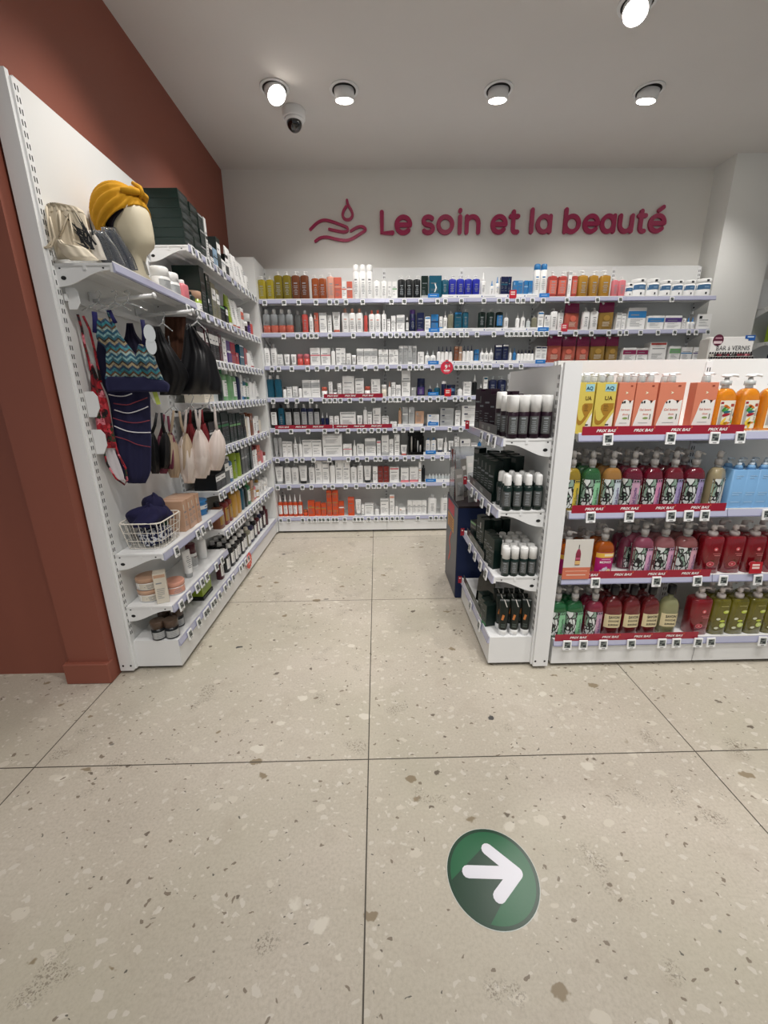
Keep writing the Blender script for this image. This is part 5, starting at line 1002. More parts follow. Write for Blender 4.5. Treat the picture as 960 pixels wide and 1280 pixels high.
# ------------------------------------------------------------------ left unit products (facing +X)
LZ = {'top': 2.02, 'second': 1.715, 'third': 1.47, 'fourth': 1.232, 'fifth': .962, 'sixth': .71, 'seventh': .46, 'bottom': .16}
def lput(kind, y0, y1, h, z, body, acc, lab, place, d=None, X=-.985, n=1, var=0, look=None, s=1, zo=0):
    for i in range(n):
        a, b = y0+(y1-y0)*i/n, y0+(y1-y0)*(i+1)/n; w = (b-a)*.97; dd = d or w*.85
        for k in range(s):
            put(kind, w, dd, h/s-.0006, body, acc, lab, X-dd/2+rnd.uniform(-.004, .004), (a+b)/2, z+zo+k*h/s, PI/2+rnd.uniform(-.06, .06)*(s == 1), place, (a+b)/2+k*.001, var, 'near', look)
LEFT = dict(
 top='carton dkg dgr - 2.455 2.575 .26 s=6 d=.17 v=2; carton dkg dgr - 2.58 2.68 .25 s=6 d=.17 v=2; carton dkg gry - 2.685 2.76 .24 s=3 d=.15; carton wht blk - 2.765 2.80 .245 d=.12; carton blk wht - 2.805 2.86 .13 s=2 d=.14 v=5; carton lbl blk - 2.865 2.93 .12 d=.14; carton dkg wht - 2.935 3.0 .20 d=.12 v=5; carton wht teal - 3.005 3.09 .10 s=2 d=.13 v=2; carton blk wht - 3.095 3.15 .15 d=.1 v=5; tube wht mag - 3.16 3.26 .22 d=.05; tube wht amb - 3.265 3.345 .20 d=.05; tube wht blu - 3.35 3.43 .19 d=.05; tube wht drd - 3.435 3.52 .19 d=.05; bottle wht gry wht 3.525 3.60 .16',
 second='bottle dkg blk - 2.45 2.51 .10; jar lim tan wht 2.515 2.60 .115; carton dkg blk - 2.605 2.68 .26 d=.15 v=2; carton dkg wht - 2.685 2.745 .24 s=2 d=.15 v=3; carton khk wht - 2.75 2.82 .21 d=.1 v=5; carton khk wht - 2.825 2.88 .19 d=.1 v=5; carton blk lgn - 2.885 2.97 .11 d=.12; carton blk wht - 2.975 3.03 .12 d=.12 v=5; tube lim wht - 3.05 3.14 .21 d=.05; tube wht orn - 3.145 3.22 .20 d=.05; tube wht red - 3.225 3.30 .20 d=.05; carton wht cor - 3.305 3.37 .17 d=.08 v=5; jar pur wht - 3.38 3.45 .09; jar pur wht vio 3.46 3.54 .16; bottle crd wht - 3.55 3.60 .12',
 third='carton blk wht - 2.46 2.56 .17 n=2 d=.12 v=5; carton drd wht - 2.565 2.62 .18 d=.12 v=5; carton blk wht - 2.63 2.78 .18 n=3 d=.12 v=5; carton drd wht - 2.785 2.84 .17 d=.12; carton wht blk - 2.85 2.92 .16 s=2 d=.12; carton vio wht - 2.93 3.0 .15 s=2 d=.12; carton red mag - 3.005 3.10 .15 s=2 d=.12; carton red wht - 3.105 3.17 .09 d=.12; carton teal wht - 3.18 3.28 .15 s=2 d=.12; carton red wht - 3.29 3.36 .14 d=.1; bottle wht crd - 3.37 3.46 .14; tube wht red - 3.47 3.56 .14 d=.05',
 fourth='carton cre wht - 2.46 2.60 .12 n=2 d=.12; bottle clr wht - 2.61 2.70 .16; bottle dkg grn - 2.71 2.77 .19; bottle lgn grn wht 2.775 2.87 .21; bottle lgn wht - 2.88 2.97 .21; bottle lgn wht wht 2.975 3.05 .20; bottle nvy wht - 3.06 3.13 .20; carton wht blu - 3.135 3.18 .18 d=.09; bottle teal wht wht 3.185 3.27 .17; bottle grn wht wht 3.275 3.34 .16; bottle wht clr - 3.35 3.44 .17; bottle wht gry - 3.445 3.53 .16; tube wht gry - 3.54 3.61 .15 d=.05',
 fifth='carton blk wht - 2.46 2.58 .16 n=2 d=.12; carton dkg grn - 2.585 2.80 .21 n=3 d=.13 v=2; carton dkg lgn - 2.805 3.02 .19 n=3 d=.13; carton dkg blk - 3.025 3.14 .17 n=2 s=2 d=.12; bottle cre wht - 3.15 3.21 .17; bottle wht brn - 3.215 3.27 .18; carton brn wht - 3.28 3.34 .17 d=.1; bottle wht drd wht 3.345 3.42 .16; carton wht brd - 3.43 3.50 .14 d=.09; bottle cre brd - 3.51 3.59 .13',
 sixth='carton blk wht - 2.46 2.62 .10 n=2 d=.14 v=5; carton dgr wht - 2.63 2.70 .16 d=.1 v=5; bottle bty wht wht 2.705 2.77 .17; can lim blk lim 2.80 2.90 .225; can lim dkg - 2.905 2.97 .21; carton dgr gry - 2.98 3.10 .20 n=2 d=.1; carton dkg dgr - 3.105 3.24 .19 n=2 d=.1; can wht brd wht 3.25 3.31 .17; can wht drd wht 3.315 3.38 .17; carton cor wht - 3.39 3.47 .16 d=.09; bottle pnk wht - 3.475 3.56 .13; jar wht brd - 3.565 3.62 .08',
 seventh='bottle brn blk gld 2.46 2.54 .17; bottle brd blk gld 2.545 2.62 .18; bottle brd blk gld 2.625 2.69 .18; bottle amb gld - 2.70 2.80 .20; bottle amb brn - 2.805 2.89 .20; bottle teal grn - 2.90 2.97 .19; bottle dkg blk - 2.975 3.04 .18; bottle grn lgn wht 3.045 3.12 .18; carton tan gld - 3.13 3.19 .17 d=.09 v=2; bottle pnk wht wht 3.195 3.26 .13; jar gld wht wht 3.265 3.33 .1; bottle wht gld wht 3.335 3.40 .13; bottle wht gry wht 3.405 3.50 .14; jar cre wht wht 3.505 3.56 .08; bottle wht gry - 3.565 3.62 .13')
for nme, s in LEFT.items():
    for p in parse(s):
        opt = dict(q.split('=') for q in p[7:])
        lput(p[0], float(p[4]), float(p[5]), float(p[6]), LZ[nme], p[1], p[2], p[3], f"on the left unit's {nme} shelf", float(opt['d']) if 'd' in opt else None, n=int(opt.get('n', 1)), s=int(opt.get('s', 1)), var=int(opt.get('v', 0)))
# bottom row: white-capped dark bottles, several rows deep
z = .16
PLB = "on the left unit's bottom shelf"
lput('bottle', 2.36, 2.41, .15, z, 'drd', 'drd', 'wht', PLB); lput('bottle', 2.46, 2.54, .155, z, 'blk', 'wht', 'wht', PLB)
for r_ in range(3): lput('bottle', 2.56+.03*r_, 2.92+.02*r_, .155, z, 'blk', 'wht', 'wht', PLB if r_ == 0 else f"in left unit's bottom {'middle' if r_ == 1 else 'rear'} row", X=-.985-.066*r_, n=5)
lput('bottle', 2.93, 3.0, .15, z, 'khk', 'cre', 'wht', PLB); lput('bottle', 3.01, 3.11, .16, z, 'nvy', 'gry', 'wht', PLB); lput('bottle', 3.12, 3.19, .17, z, 'blk', 'wht', 'wht', PLB)
lput('bottle', 3.21, 3.27, .17, z, 'drd', 'dgr', 'wht', PLB); lput('bottle', 3.28, 3.35, .18, z, 'nvy', 'wht', 'wht', PLB); lput('bottle', 3.38, 3.45, .18, z, 'pur', 'wht', 'wht', PLB); lput('bottle', 3.46, 3.52, .17, z, 'drd', 'drd', '-', PLB)
put('carton', .13, .09, .09, 'lim', 'grn', '-', -1.04, 2.16, .185, PI/2, "behind the rail on the end bay's bottom shelf", 0, look='lime green box'); MB_ = MB().box(-.068, .068, -.05, .05, 0, .024, mat('181a18', .4), .002); o = MB_.build('black_tray', None, (-1.04, 2.16, .1605), PI/2); tag(o, "flat black tray under the lime green box, end bay's bottom shelf", 'tray')
for i, (px, py) in enumerate([(201, 799), (217, 797), (228, 783), (209, 782)]):
    q = at(px, py, Z=.17); put('jar', .062, .062, .095, 'blk', 'dbr', 'gry', min(q.x, -1.0)-(.02 if i != 1 else 0), q.y+.03, .16, .6, "on the end bay's bottom shelf", px, look='brown-lidded dark supplement jar')
# end bay: cream jars, cartons and tubes on z .34
PE = "on the end bay's lower shelf"
for x, y, zz, n_ in ((-1.10, 1.80, .341, 0), (-1.10, 1.80, .401, 1)): put('jar', .105, .105, .058, 'wht', 'tan', 'cre', x, y, zz, .6, PE, zz, look='peach and white cream jar', scheme='up')
put('jar', .095, .095, .062, 'wht', 'pch', 'pch', -1.015, 1.86, .341, .8, PE, 1.86, look='single peach cream jar'); put('carton', .052, .052, .15, 'cre', 'tan', '-', -1.025, 1.765, .341, .45, PE, 0, look='tall cream and peach carton')
put('tube', .05, .04, .15, 'wht', 'gry', '-', -1.02, 2.03, .341, 1.2, PE, 0); put('roll', .055, .055, .145, 'wht', 'drd', 'gry', -1.05, 2.15, .341, 1.3, PE, 0, look='white bottle with large brown cap'); put('drop', .05, .05, .18, 'wht', 'wht', '-', -1.05, 2.29, .341, 1.3, PE, 2.29, look='white conical nozzle bottle'); put('drop', .05, .05, .16, 'wht', 'wht', '-', -1.09, 2.35, .341, 1.3, PE, 2.35, look='white conical nozzle bottle')
for i in range(4): put('carton', .045, .13, .16, 'tan', 'cre', '-', -1.055+.004*(i % 2), 2.035+.048*i, .601, PI/2, "beside the basket on the end bay's shelf", i, 3, 'near', look='tan carton')
put('tub', .13, .13, .085, 'blu', 'blu', 'wht', -1.075, 2.34, .601, PI/2, "on the end bay's basket shelf", 0, look='round blue tub')
# ------------------------------------------------------------------ wire basket with folded garments
bx, by = -1.07, 1.86; r = empty('wire_basket', (bx, by, .6015)); tag(r, 'white wire basket of folded garments on the end bay shelf', 'basket')
def rr_(hx, hy, z, rad, k=4): P = ringpts(hx, hy, rad, k); return [(x, y, z) for x, y in P]+[(P[0][0], P[0][1], z)]
WW = mat('ece6da', .35); b = MB(); S = [(.078, .088, .004), (.082, .094, .04), (.087, .101, .08), (.092, .108, .125)]
for i, (a, c_, z) in enumerate(S[:-1]): b.tube(rr_(a, c_, z, .025), .0016, WW, 5, False)
for side in range(4):
    for k in range(-3, 4):
        t = k/3.4; P = []
        for a, c_, z in S: P.append((a*t, c_ if side == 0 else -c_, z) if side < 2 else (a if side == 2 else -a, c_*t, z))
        b.tube(P, .0014, WW, 5)
for k in range(-4, 5): b.tube([(-.078, .018*k, .004), (.078, .018*k, .004)], .0014, WW, 5)
b.build('wire_mesh', r); b = MB().tube(rr_(.092, .108, .126, .03), .0034, WW, 8, False); b.build('rim', r)
def heap(name, loc, rx, ry, rz, m, lab, seed, cat='garment', sub=.18, freq=7, ang=0):
    rg = random.Random(seed); V = []; n, k = 36, 14; ph = [rg.uniform(0, 6) for _ in range(6)]
    for j in range(k+1):
        f = j/k*PI*.62
        for i in range(n):
            t = 2*PI*i/n; d = 1+sub*(.5*math.sin(3*t+ph[0]+f*2)+.35*math.sin(freq*t+ph[1]+3*f)+.3*math.sin(5*f+ph[2]+2*t)); V.append((rx*math.sin(f)*d*math.cos(t), ry*math.sin(f)*d*math.sin(t), rz*math.cos(f)*d))
    F = [(j*n+i, j*n+(i+1) % n, (j+1)*n+(i+1) % n, (j+1)*n+i) for j in range(k) for i in range(n)]+[tuple(k*n+i for i in range(n))]
    b = MB().add(V, [f[::-1] for f in F[:-1]]+[F[-1]], m, True); o = b.build(name, None, loc, ang); return tag(o, lab, cat)
heap('folded_blouse', (bx-.0, by-.005, .73), .085, .10, .055, mat('17153c', .9), 'crumpled navy garment heaped on top of the wire basket', 3, sub=.22)
heap('folded_blouse', (bx-.005, by+.055, .755), .05, .05, .065, mat('141236', .9), 'small navy bundle peaking above the basket, at its far side', 4, sub=.2)
heap('folded_shorts', (bx+.008, by+.0, .64), .068, .085, .062, fabric_print('dotty'), 'navy and white spotted garment in the wire basket', 8, sub=.12)
heap('folded_scarf', (bx-.01, by+.035, .69), .06, .07, .05, mat('17402e', .9), 'dark green folded scarf in the wire basket', 9, sub=.12)
# ------------------------------------------------------------------ garments
NRM = Vector((.5, -.866, 0)); UU = Vector((.866, .5, 0))
def cloth(rows, p0, m, T=.012, A=.004, k=5, seed=0, bumps=(), n=22, wav=0.):
    """closed soft sheet whose outline rows (py, xl, xr) lie on the hanging plane through p0"""
    p0 = Vector(p0); rg = random.Random(seed); ph = rg.uniform(0, 6); R_ = []
    for py, xl, xr in rows:
        a = atp(xl, py, p0, NRM)-p0; c = atp(xr, py, p0, NRM)-p0; R_.append((a.dot(UU), c.dot(UU), a.z, c.z))
    Q = []; sub = 5
    for i in range(len(R_)-1):
        r0, r1, r2, r3 = R_[max(i-1, 0)], R_[i], R_[i+1], R_[min(i+2, len(R_)-1)]
        for j in range(sub):
            t = j/sub; Q.append(tuple(.5*(2*r1[q]+(r2[q]-r0[q])*t+(2*r0[q]-5*r1[q]+4*r2[q]-r3[q])*t*t+(3*r1[q]-r0[q]-3*r2[q]+r3[q])*t**3) for q in range(4)))
    Q.append(R_[-1]); V = []; NR = len(Q)
    for side in (-1, 1):
        for j, (a, c, za, zc) in enumerate(Q):
            v = j/(NR-1)
            for i in range(n+1):
                u = i/n; edge = math.sqrt(max(0, 1-(2*u-1)**2)); ev = min(1, v*8+.25, (1-v)*8+.25)
                y = side*T*edge*ev*(1.0 if side < 0 else .6)+A*edge*math.sin(2*PI*k*u+ph+3*v)*ev+wav*math.sin(9*v+4*u)*edge
                if side < 0:
                    for bu, bv, ru, rv, amp in bumps:
                        q = ((u-bu)/ru)**2+((v-bv)/rv)**2
                        if q < 1: y -= amp*(1-q)
                V.append((a+(c-a)*u, y, za+(zc-za)*u))
    W = n+1; F = []; o_ = NR*W
    for j in range(NR-1):
        for i in range(n):
            F.append((j*W+i, (j+1)*W+i, (j+1)*W+i+1, j*W+i+1)); F.append((o_+j*W+i, o_+j*W+i+1, o_+(j+1)*W+i+1, o_+(j+1)*W+i))
        F.append((j*W, o_+j*W, o_+(j+1)*W, (j+1)*W)); F.append((j*W+n, (j+1)*W+n, o_+(j+1)*W+n, o_+j*W+n))
    for i in range(n): F.append((i, i+1, o_+i+1, o_+i)); e = (NR-1)*W; F.append((e+i, o_+e+i, o_+e+i+1, e+i+1))
    return MB().add(V, F, m, True)
RZ = math.atan2(UU.y, UU.x)
def gar(name, p0, lab, cat='garment', group=None): r = empty(name, p0, RZ); return tag(r, lab, cat, group)
def lp(pts, p0, off=0.): 
    out = []
    for a, b in pts:
        q = atp(a, b, p0, NRM)-Vector(p0); out.append((q.dot(UU), off, q.z))
    return out
def strap(pts, p0, rad, m, par, off=0., name='strap'): return MB().tube(lp(pts, p0, off), rad, m, 6).build(name, par)
CLR = mat('e6ecee', .08, trans=.8)
def hanger(px, py, span, p0, lab, drop=14):
    r = gar('clothes_hanger', p0, lab, 'hanger'); 
    hk = lp([(px+2, py+6), (px+4, py+1), (px+1, py-3), (px-3, py-1)], p0); b = MB().tube(hk, .0022, CLR, 6).tube(lp([(px+2, py+6), (px+1, py+12)], p0), .0028, CLR, 6)
    b.tube(lp([(px-span, py+12+drop), (px-span*.4, py+12+drop*.45), (px+1, py+12), (px+span*.5, py+12+drop*.45), (px+span, py+12+drop)], p0), [.002, .0034, .0045, .0034, .002], CLR, 6); b.build('frame', r); return r
# rails
def rail_arm(y, z, x1, lab, zt=0):
    r = empty('garment_arm', (LX, y, z)); tag(r, lab, 'garment rail')
    MB().tube([(.004, 0, 0), (x1-LX, 0, zt)], .0085, WMET, 12).build('arm', r); b = MB(); b.tube([(x1-LX-.003, 0, zt-.001), (x1-LX+.003, 0, zt)], .013, WMET, 12); b.build('end_cap', r)
    MB().box(.002, .008, -.02, .02, -.03, .03, WMET).build('base_plate', r)
    return r
rail_arm(1.90, 1.655, -.915, 'upper white garment arm nearest the end post', .02); rail_arm(2.24, 1.655, -.90, 'upper white garment arm on the far side of the end bay', .02)
q = at(262, 491, X=-.93); rail_arm(2.26, q.z, -.93, 'lower white garment arm carrying the bras')
ly = empty('cross_bar', (LX+.012, 2.07, 1.635)); tag(ly, 'white cross bar behind the swimwear, under the top shelf', 'cross bar'); MB().box(-.006, .006, -.345, .345, -.012, .012, WMET).build('bar', ly); 
for sy in (-.335, .335): MB().prism([(.0, -.04), (.0, .035), (.035, .035), (.045, .02), (.045, -.02), (.03, -.04)], sy-.002, sy+.002, WMET, 'y').build('hook_plate', ly)
for z_, w_ in ((1.25, 'upper'), (1.10, 'lower')):
    o = MB().prism([(.0, -.055), (.0, .045), (.035, .045), (.05, .025), (.05, -.02), (.03, -.055)], -.002, .002, WMET, 'y').build('hook_plate', None, (LX+.005, 1.728, z_)); tag(o, f'{w_} bare white hook plate on the near upright beside the swimwear', 'hook plate')
# 1 floral swimsuit
P1 = (-1.09, 1.79, 1.3); FL = fabric_print('floral'); r = gar('swimsuit', P1, 'red floral one-piece swimsuit hanging nearest the end post', 'swimsuit')
cloth([(455, 114, 116), (475, 113, 124), (500, 115, 134), (530, 120, 140), (552, 123, 145), (560, 127, 146)], P1, FL, .014, .004, 3, 1).build('body', r)
strap([(97, 393), (102, 410), (106, 432), (112, 455), (116, 476)], P1, .005, FL, r); strap([(104, 395), (112, 412), (118, 436), (122, 458), (126, 478)], P1, .005, FL, r)
strap([(128, 558), (134, 580), (145, 598), (156, 606), (159, 600), (157, 585), (148, 568), (144, 556)], P1, .0045, FL, r, name='leg_opening'); cloth([(558, 131, 143), (575, 134, 150), (592, 142, 156), (600, 150, 157)], (-1.09, 1.80, 1.3), mat('c9c4c8', .8), .003, .001, 2, 2).build('lining', r)
# 2 navy striped swimsuit
P2 = (-1.035, 1.855, 1.25); NAVY = mat('15153a', .8); r = gar('swimsuit', P2, 'long navy swimsuit with white and red stripes, under the chevron top', 'swimsuit')
cloth([(425, 122, 150), (455, 120, 182), (480, 128, 187), (500, 136, 188), (540, 142, 189), (570, 145, 189), (590, 150, 188), (604, 160, 182)], P2, NAVY, .022, .004, 3, 3).build('body', r)
b = MB()
for cc, pts in (('d8d6da', [(136, 493), (146, 495), (156, 495), (165, 492)]), ('d8d6da', [(143, 512), (158, 516), (170, 514), (185, 508)]), ('7a2a38', [(142, 504), (158, 506), (168, 503), (184, 497)]), ('7a2a38', [(141, 522), (158, 527), (172, 528), (187, 525)]), ('d8d6da', [(143, 532), (158, 538), (172, 540), (188, 540)]), ('7a2a38', [(144, 545), (158, 549), (172, 555), (188, 558)])): 
    L = lp(pts, P2); n_ = 10; S_ = smooth([(a[0], a[2]) for a in L], False, 4); b.tube([(x, -.0285+.0*abs(x), z) for x, z in S_], .0022, mat(cc, .7), 5)
b.build('stripes', r)
# 3 chevron bikini top
P3 = (-1.0, 1.80, 1.5); CH = fabric_print('chevron'); r = gar('bikini_top', P3, 'teal and brown chevron halter top with navy hem, hanging in front', 'bikini top')
cloth([(398, 120, 132), (412, 120, 146), (424, 121, 153), (436, 132, 164), (448, 132, 171), (462, 133, 180), (474, 131, 193)], P3, CH, .016, .003, 3, 5, bumps=((.6, .7, .35, .3, .02),)).build('cup', r)
cloth([(430, 176, 184), (440, 174, 192), (452, 172, 198), (464, 176, 203), (476, 180, 208)], (-.99, 1.80, 1.5), CH, .014, .003, 2, 6, bumps=((.5, .6, .4, .4, .02),)).build('cup', r)
cloth([(470, 131, 194), (480, 130, 210), (490, 133, 209)], (-1.0, 1.79, 1.5), mat('14153c', .8), .016, .003, 3, 7).build('hem', r)
strap([(118, 390), (119, 402), (119, 416)], P3, .010, mat('1b1a5a', .8), r); strap([(135, 388), (139, 400), (146, 416), (158, 432), (166, 444)], P3, .008, CH, r); strap([(178, 400), (180, 415), (180, 432)], P3, .009, mat('17164a', .8), r); strap([(136, 388), (140, 397), (144, 404)], P3, .010, mat('1b1a5a', .8), r)
t = gar('hang_tag', (-.97, 1.775, 1.55), 'white double-round swing tag on the chevron top', 'swing tag'); b = MB()
for cx_, cy_, rx_ in ((187, 417, 6.5), (189, 432, 6)): c_ = lp([(cx_, cy_)], (-.97, 1.775, 1.55))[0]; b.prism([(c_[0]+.021*math.cos(i*PI/12)*rx_/6.5, c_[2]+.034*math.sin(i*PI/12)) for i in range(24)], -.0015+.001*(cy_ > 420), .0+.001*(cy_ > 420), mat('dfe6ea', .4))
b.build('tag', t)
t = gar('care_tag', (-1.0, 1.82, 1.25), 'lime and white card tags below the navy hem', 'tag'); b = MB(); L = lp([(190, 489), (196, 489), (201, 505), (196, 506)], (-1.0, 1.82, 1.25)); b.prism([(a[0], a[2]) for a in L], -.001, .001, mat('b8c85a', .5)); L = lp([(186, 490), (192, 490), (198, 504), (193, 504)], (-1.0, 1.82, 1.25)); b.prism([(a[0], a[2]) for a in L], .002, .004, mat('dfe0d8', .5)); b.build('tag', t)
# 4 dark garments further in
def simple(name, lab, cat, p0, rows, mm, straps=(), T=.014, A=.004, k=4, seed=0, bumps=(), sm=None, sr=.004):
    r = gar(name, p0, lab, cat); cloth(rows, p0, mm, T, A, k, seed, bumps).build('body', r)
    for s in straps: strap(s, p0, sr, sm or mm, r)
    return r
BK = mat('0c0c10', .55); BKs = mat('101014', .4)
simple('swimsuit', 'dark patterned top behind the chevron top, with wide straps', 'swimsuit', (-1.02, 2.02, 1.5), [(404, 158, 166), (420, 156, 172), (440, 150, 190), (470, 150, 200)], mat('181430', .8), (), seed=9)
simple('bra', 'black bra on a clear hanger, left of the big black brief', 'bra', (-.99, 2.10, 1.45), [(408, 192, 200), (425, 192, 208), (445, 194, 222), (470, 198, 236), (494, 200, 226)], BK, ([(196, 408), (192, 425), (193, 445)], [(210, 420), (214, 440), (220, 460)]), T=.02, seed=10, bumps=((.6, .6, .4, .3, .025),))
simple('bodysuit', 'brown garment hanging behind the black underwear', 'bodysuit', (-1.06, 2.33, 1.5), [(396, 206, 232), (420, 206, 234), (450, 208, 238)], mat('4a2a18', .8), seed=11)
simple('brief', 'large black satin brief hanging over the far arm', 'underwear', (-.945, 2.16, 1.45), [(405, 232, 239), (420, 230, 250), (440, 228, 266), (462, 224, 273), (480, 221, 277), (493, 220, 276)], BKs, ([(234, 404), (240, 425), (246, 448)], [(256, 410), (262, 430), (266, 450)]), T=.03, A=.008, k=3, seed=12, bumps=((.5, .65, .3, .3, .03),))
# bras on the lower arm
def bra(lab, p0, x0, x1, yt, ym, yb, mm, tops, seed, sm=None, T=.02):
    r = gar('bra', p0, lab, 'bra'); xm = (x0+x1)/2; w = x1-x0
    cloth([(ym-16, x0+w*.10, x0+w*.26), (ym-2, x0, x0+w*.46), (ym+12, x0, x0+w*.54), (ym+26, x0+w*.06, x0+w*.58), (yb, x0+w*.2, x0+w*.5)], p0, mm, T*.8, .003, 3, seed, ((.5, .5, .5, .45, .035),)).build('cup', r)
    cloth([(ym-16, x0+w*.68, x0+w*.82), (ym-2, x0+w*.5, x0+w*.98), (ym+12, x0+w*.48, x1), (ym+24, x0+w*.5, x0+w*.96), (yb-6, x0+w*.55, x0+w*.85)], p0, mm, T*.8, .003, 3, seed+1, ((.5, .5, .5, .45, .035),)).build('cup', r)
    for (a, b_), ex in zip(tops, (x0+w*.16, x0+w*.75)): strap([(a, b_), (a+(ex-a)*.35, b_+(ym-b_)*.4), (ex, ym-12)], p0, [.006, .0075, .009], sm or mm, r)
    return r
bra('black bra at the left of the lower arm', (-1.05, 2.08, 1.1), 184, 214, 515, 556, 592, BK, ((196, 516), (202, 516)), 20)
bra('mauve bra between the black and beige bras', (-1.035, 2.13, 1.1), 195, 222, 518, 560, 592, mat('7a3a4e', .8), ((205, 518), (210, 520)), 22)
bra('beige bra with ruffled straps, left of the white bras', (-1.0, 2.15, 1.1), 206, 241, 512, 558, 597, mat('b8a48c', .85), ((217, 513), (224, 514)), 24)
r_ = bra('dark red bra mostly hidden behind the white bras', (-1.04, 2.33, 1.15), 232, 262, 512, 545, 570, mat('7a1a22', .8), ((238, 512), (252, 512)), 26)
bra('white bra with lace straps, second from the front', (-.965, 2.17, 1.1), 222, 264, 510, 562, 604, mat('d8ccc4', .8), ((233, 512), (244, 512)), 28, mat('d4c8c2', .9))
bra('white bra nearest the aisle end of the lower arm', (-.93, 2.19, 1.1), 241, 282, 510, 553, 594, mat('e0d2ca', .75), ((250, 512), (268, 508)), 30, mat('d8ccc6', .9))
for px, py, sp, p0, lab in [(122, 366, 20, (-1.08, 1.83, 1.6), 'clear hanger of the floral swimsuit'), (142, 366, 22, (-1.02, 1.83, 1.6), 'clear hanger of the chevron top'), (158, 366, 26, (-.98, 1.88, 1.6), 'clear hanger nearest the arm end cap'), (202, 392, 14, (-1.0, 2.12, 1.6), 'clear hanger of the upper black bra'), (245, 390, 12, (-.92, 2.15, 1.6), 'clear hanger of the large black brief'),
        (216, 495, 10, (-1.0, 2.17, 1.25), 'clear hanger of the beige bra'), (238, 495, 12, (-.97, 2.19, 1.25), 'clear hanger of the lace-strap white bra'), (260, 493, 14, (-.93, 2.2, 1.25), 'clear hanger of the aisle-side white bra')]: hanger(px, py, sp, p0, lab, 10)
# ------------------------------------------------------------------ top shelf of the end bay
NRM_, UU_ = NRM, UU
CAN = mat('d2c6b0', .95); CAN2 = mat('dccfb8', .95)
P = (-1.10, 1.775, 1.75); zs_ = 1.747
def sit(rows, p0): return rows
r = gar('canvas_bag', P, 'beige canvas drawstring bag standing at the end of the top shelf', 'bag')
cloth([(259, 57, 86), (266, 56, 104), (275, 58, 108), (290, 62, 111), (308, 67, 114), (324, 72, 117)], P, CAN, .026, .003, 4, 40, wav=.002).build('body', r); cloth([(256, 57, 72), (260, 57, 98), (268, 58, 106)], (-1.10, 1.772, 1.75), CAN2, .028, .005, 7, 41).build('gathered_neck', r)
strap([(60, 262), (62, 285), (66, 305), (60, 313), (56, 313), (66, 312), (70, 300), (64, 275)], P, .0035, CAN2, r, -.034, 'cord'); strap([(76, 268), (78, 290), (76, 300), (84, 280), (88, 272), (92, 295), (94, 302)], P, .0035, CAN2, r, -.038, 'cord')
P = (-1.055, 1.742, 1.75); r = gar('canvas_pouch', P, 'small cream canvas pouch slumped in front of the canvas bag', 'pouch'); cloth([(300, 71, 77), (306, 72, 84), (310, 74, 106), (318, 79, 116), (325.5, 88, 124)], P, mat('e2d7c2', .95), .022, .002, 3, 42).build('body', r)
# pineapple print pouch
P = (-1.045, 1.80, 1.75); r = gar('printed_pouch', P, 'clear pouch with black pineapple leaf print, beside the canvas pouch', 'pouch'); cloth([(288, 104, 114), (300, 106, 124), (315, 112, 130), (325, 118, 134)], P, mat('cfc8bc', .3), .012, .002, 2, 43).build('body', r)
b = MB(); L0 = lp([(119, 318)], P)[0]; rg = random.Random(3)
for i in range(17):
    a = math.radians(78+i*5.2); Ln = .05+.05*(1-abs(i-8)/9); o_ = (i % 5)*.009-.018; x0, z0 = L0[0]+o_*.5-.012*(i % 3), L0[2]+.01+.016*(i % 4)
    b.prism([(x0-.004*math.sin(a), z0+.004*math.cos(a)), (x0+.004*math.sin(a), z0-.004*math.cos(a)), (x0+Ln*.95*math.cos(a)*.9, z0+Ln*math.sin(a)*.95)], -.022-.0005*i, -.0215-.0005*i, mat('16181c', .5))
b.build('leaf_print', r)
for i, (rows, p0, cc, lb) in enumerate([([(292, 118, 128), (308, 120, 142), (322, 126, 150), (333, 133, 156)], (-1.02, 1.83, 1.75), '3c4048', 'nearest'), ([(288, 128, 142), (306, 134, 154), (322, 143, 164), (338, 152, 170)], (-1.01, 1.90, 1.75), '4a505c', 'middle'), ([(290, 142, 155), (310, 150, 168), (326, 160, 178), (344, 170, 184)], (-1.0, 1.955, 1.75), '565a62', 'farthest')]):
    r = gar('wrapped_garment', p0, f'{lb} dark grey garment folded in clear film, before the mannequin head', 'packet'); cloth(rows, p0, mat(cc, .7), .010, .003, 3, 50+i).build('fabric', r)
    cloth([(y-4, a-2, c_+2) if j == 0 else (y, a-2, c_+3) for j, (y, a, c_) in enumerate(rows)], p0, mat('e4e8ec', .05, trans=.92, coat=.5), .014, .004, 4, 60+i).build('film', r)
q = at(118, 270, Y=2.0); b = MB().lathe([(0, .05), (q.z-1.747-.05, .03), (q.z-1.747-.006, .017), (q.z-1.747, .012)], mat('cfc2a6', .8), k=6); o = b.build('foam_cone', None, (-1.11, 2.03, 1.7465)); tag(o, 'cream foam cone between the canvas bag and the mannequin', 'cone')
